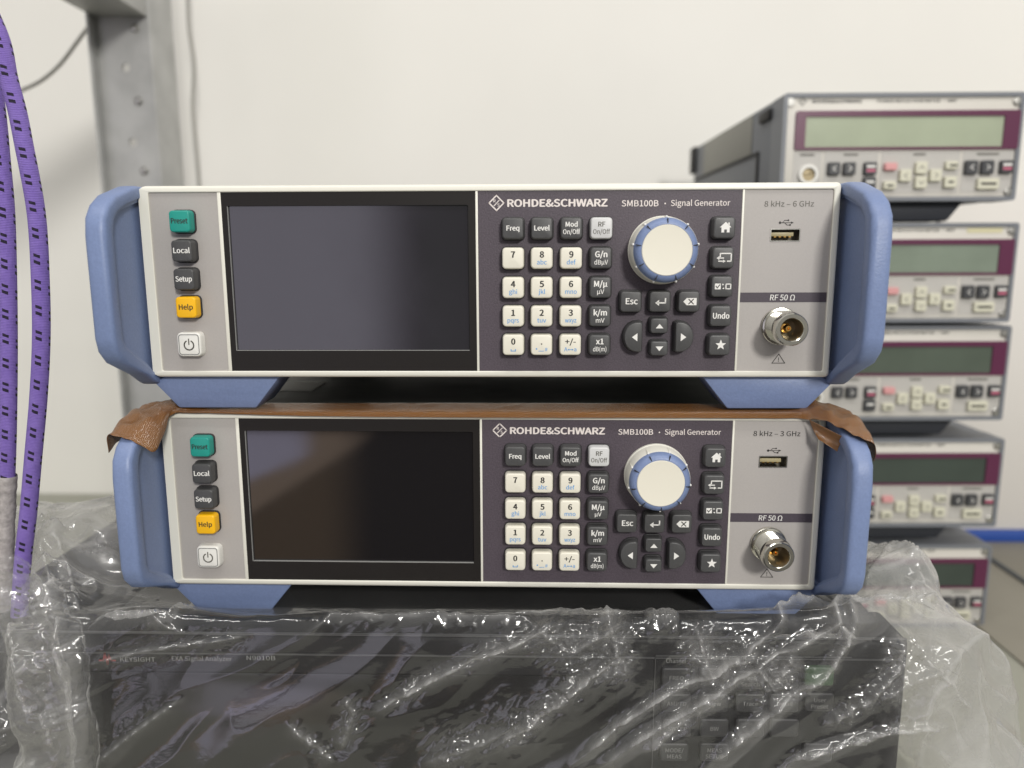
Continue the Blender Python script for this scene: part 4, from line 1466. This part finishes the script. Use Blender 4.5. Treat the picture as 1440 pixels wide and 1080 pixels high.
MT = make_meter()
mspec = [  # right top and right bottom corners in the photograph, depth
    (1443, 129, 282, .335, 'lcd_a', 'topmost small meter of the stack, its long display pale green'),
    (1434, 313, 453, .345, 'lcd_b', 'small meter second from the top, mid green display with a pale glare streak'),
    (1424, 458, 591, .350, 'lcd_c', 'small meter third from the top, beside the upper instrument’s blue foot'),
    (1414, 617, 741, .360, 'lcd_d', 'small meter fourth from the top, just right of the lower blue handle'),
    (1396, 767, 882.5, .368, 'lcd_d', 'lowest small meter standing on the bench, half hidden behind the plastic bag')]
for i, (u, v0, v1, Y, lc, lb) in enumerate(mspec):
    o = MT if i == 0 else copy_tree(MT)
    a, b = aty(u, v0, Y), aty(u, v1, Y)
    sc = (a.z - b.z) / .0960
    o.location = (a.x - .109 * sc, Y, b.z + .001)
    o.scale = (sc, sc, sc)
    o.rotation_euler = (0, 0, .012 if i < 2 else .02)
    o['label'] = lb
    if i == 4:
        for q in kid(o, 'stand_bar') + kid(o, 'foot'):
            bpy.data.objects.remove(q)
    if i == 1:
        for q in kid(o, 'stand_bar') + kid(o, 'foot'):
            bpy.data.objects.remove(q)
        mb = MB()
        mb.box(.060, .094, -.0004, .0001, .0855, .0900, M['yellow_tape'])
        mb.build('sticker', kid(o, 'front_panel')[0], label='faded yellow tape')
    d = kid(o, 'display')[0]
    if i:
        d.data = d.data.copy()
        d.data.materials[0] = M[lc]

# ------------------------------------------------------------------ shelf rack at the left, wires, purple cables
rack = thing('shelf_rack', 'grey galvanised steel shelf rack with perforated upright at the left', 'shelf rack', (-.43, .5, BZ))


def rk(u, v, y):
    p = aty(u, v, y)
    return p.x + .43, p.z - BZ


me_web = MB()
xw0, xw1 = -.029, .028
me_web.box(xw0, xw1, .0, .003, .0, 1.05, M['zinc'])
web = me_web.build('upright', rack)
cut = MB()
for u, v, r in ((177, 95, .0046), (187, 200, .0046), (168, -20, .0046), (196, 305, .0046), (203, 410, .0046)):
    x, z = rk(u, v, .5)
    cut.lathe([(r, -.02), (r, .03)], M['zinc'], x, z, 20, cap0=True)
cutter = cut.build('cutter')
cutter.location = rack.location
bpy.context.view_layer.update()
bo = web.modifiers.new('holes', 'BOOLEAN')
bo.object = cutter
bo.operation = 'DIFFERENCE'
bo.solver = 'EXACT'
dg = bpy.context.evaluated_depsgraph_get()
nm = bpy.data.meshes.new_from_object(web.evaluated_get(dg))
web.modifiers.clear()
web.data = nm
for p_ in nm.polygons:
    p_.use_smooth = False
bpy.data.objects.remove(cutter)
mb = MB()
mb.box(.028, .031, .0, .058, .0, 1.05, M['zinc'], .0006)
mb.box(-.032, -.029, -.014, .003, .0, 1.05, M['zinc'], .0006)
mb.build('flange', rack)
mb = MB()
for u, v in ((195, 142), (203, 240), (190, 40)):
    x, z = rk(u, v, .5)
    mb = MB()
    mb.lathe([(.0046, .0), (.0044, -.0018), (.0030, -.0032), (.001, -.0036)], M['steel'], x, z, 18)
    mb.build('bolt', rack)
mb = MB()
zb = .272 - BZ
mb.box(-.030, .027, -.62, -.0005, zb, zb + .035, M['zinc'], .001)
mb.box(.0275, .030, -.62, -.0005, zb + .0, zb + .055, M['zinc'], .0008)
mb.build('shelf_beam', rack)


def tube(name, pts, r, m, n=24, seg=160, parent=None, rfun=None):
    P = smooth_path(pts, seg)
    tan = np.gradient(P, axis=0)
    tan /= np.linalg.norm(tan, axis=1, keepdims=True)
    L = np.concatenate([[0], np.cumsum(np.linalg.norm(np.diff(P, axis=0), axis=1))])
    ref = np.array([0, -1.0, 0])
    verts = np.zeros((seg, n + 1, 3))
    for i in range(seg):
        a = np.cross(tan[i], ref)
        a /= np.linalg.norm(a)
        b = np.cross(tan[i], a)
        rr = r * (rfun(L[i]) if rfun else 1)
        for j in range(n + 1):
            th = 2 * PI * j / n
            verts[i, j] = P[i] + rr * (a * math.cos(th) + b * math.sin(th))
    o = grid_obj(name, verts, m, parent=parent)
    uv = o.data.uv_layers[0]
    q = np.empty(len(o.data.loops), np.int32)
    o.data.loops.foreach_get('vertex_index', q)
    uu = np.stack([(q % (n + 1)) / n, L[q // (n + 1)]], -1)
    uv.data.foreach_set('uv', uu.reshape(-1).astype(np.float32))
    return o


def px(l, y):
    return [tuple(aty(u, v, y)) for u, v in l]


w1 = px([(136, 18), (128, 32), (110, 57), (85, 90), (60, 112), (35, 125), (0, 138), (-60, 150), (-140, 150)], .56)
tag(tube('thin_wire', w1, .0022, M['wire'], 10, 80), 'thin grey wire sagging from the rack upright to the left edge', 'wire')
w2 = px([(262, -60), (264, 0), (266, 40), (273, 90), (271, 150), (276, 210), (280, 262), (284, 340), (288, 420), (300, 560), (310, 640)], .72)
tag(tube('thin_wire', w2, .0026, M['wire'], 10, 100), 'thin pale wire hanging straight down the wall beside the rack upright', 'wire')

cr = px([(-70, -150), (-45, -60), (-18, 10), (2, 60), (12, 110), (24, 155), (33, 200), (51, 300), (57, 400), (58, 480), (54, 560), (47, 640), (40, 720), (33, 780), (28, 850), (22, 960), (10, 1080)], -.002)
o = tube('braided_cable', cr, .0041, M['braid'], 28, 260)
tag(o, 'purple braided cable with black dashes, the right one, bare down to the bag', 'cable', 'purple cables hanging at the left edge')
cl = px([(-42, -60), (-20, 60), (-6, 150), (2, 230), (8, 300), (11, 400), (12, 500), (11, 600), (9, 672)], .004)
c2 = tube('braided_cable', cl, .0041, M['braid'], 28, 220)
tag(c2, 'purple braided cable with black dashes ending in a worn grey sleeve, the left one', 'cable', 'purple cables hanging at the left edge')
sl = px([(9, 668), (8, 700), (6, 740), (5, 800), (2, 880), (-2, 980), (-8, 1080)], .004)
sl_o = tube('sleeve', sl, .0050, M['sleeve'], 28, 90, parent=c2, rfun=lambda l: 1 + .03 * math.sin(l * 400) + .02 * math.sin(l * 1130))
fr_ = MB()
tag(sl_o, 'worn grey fabric sleeve')
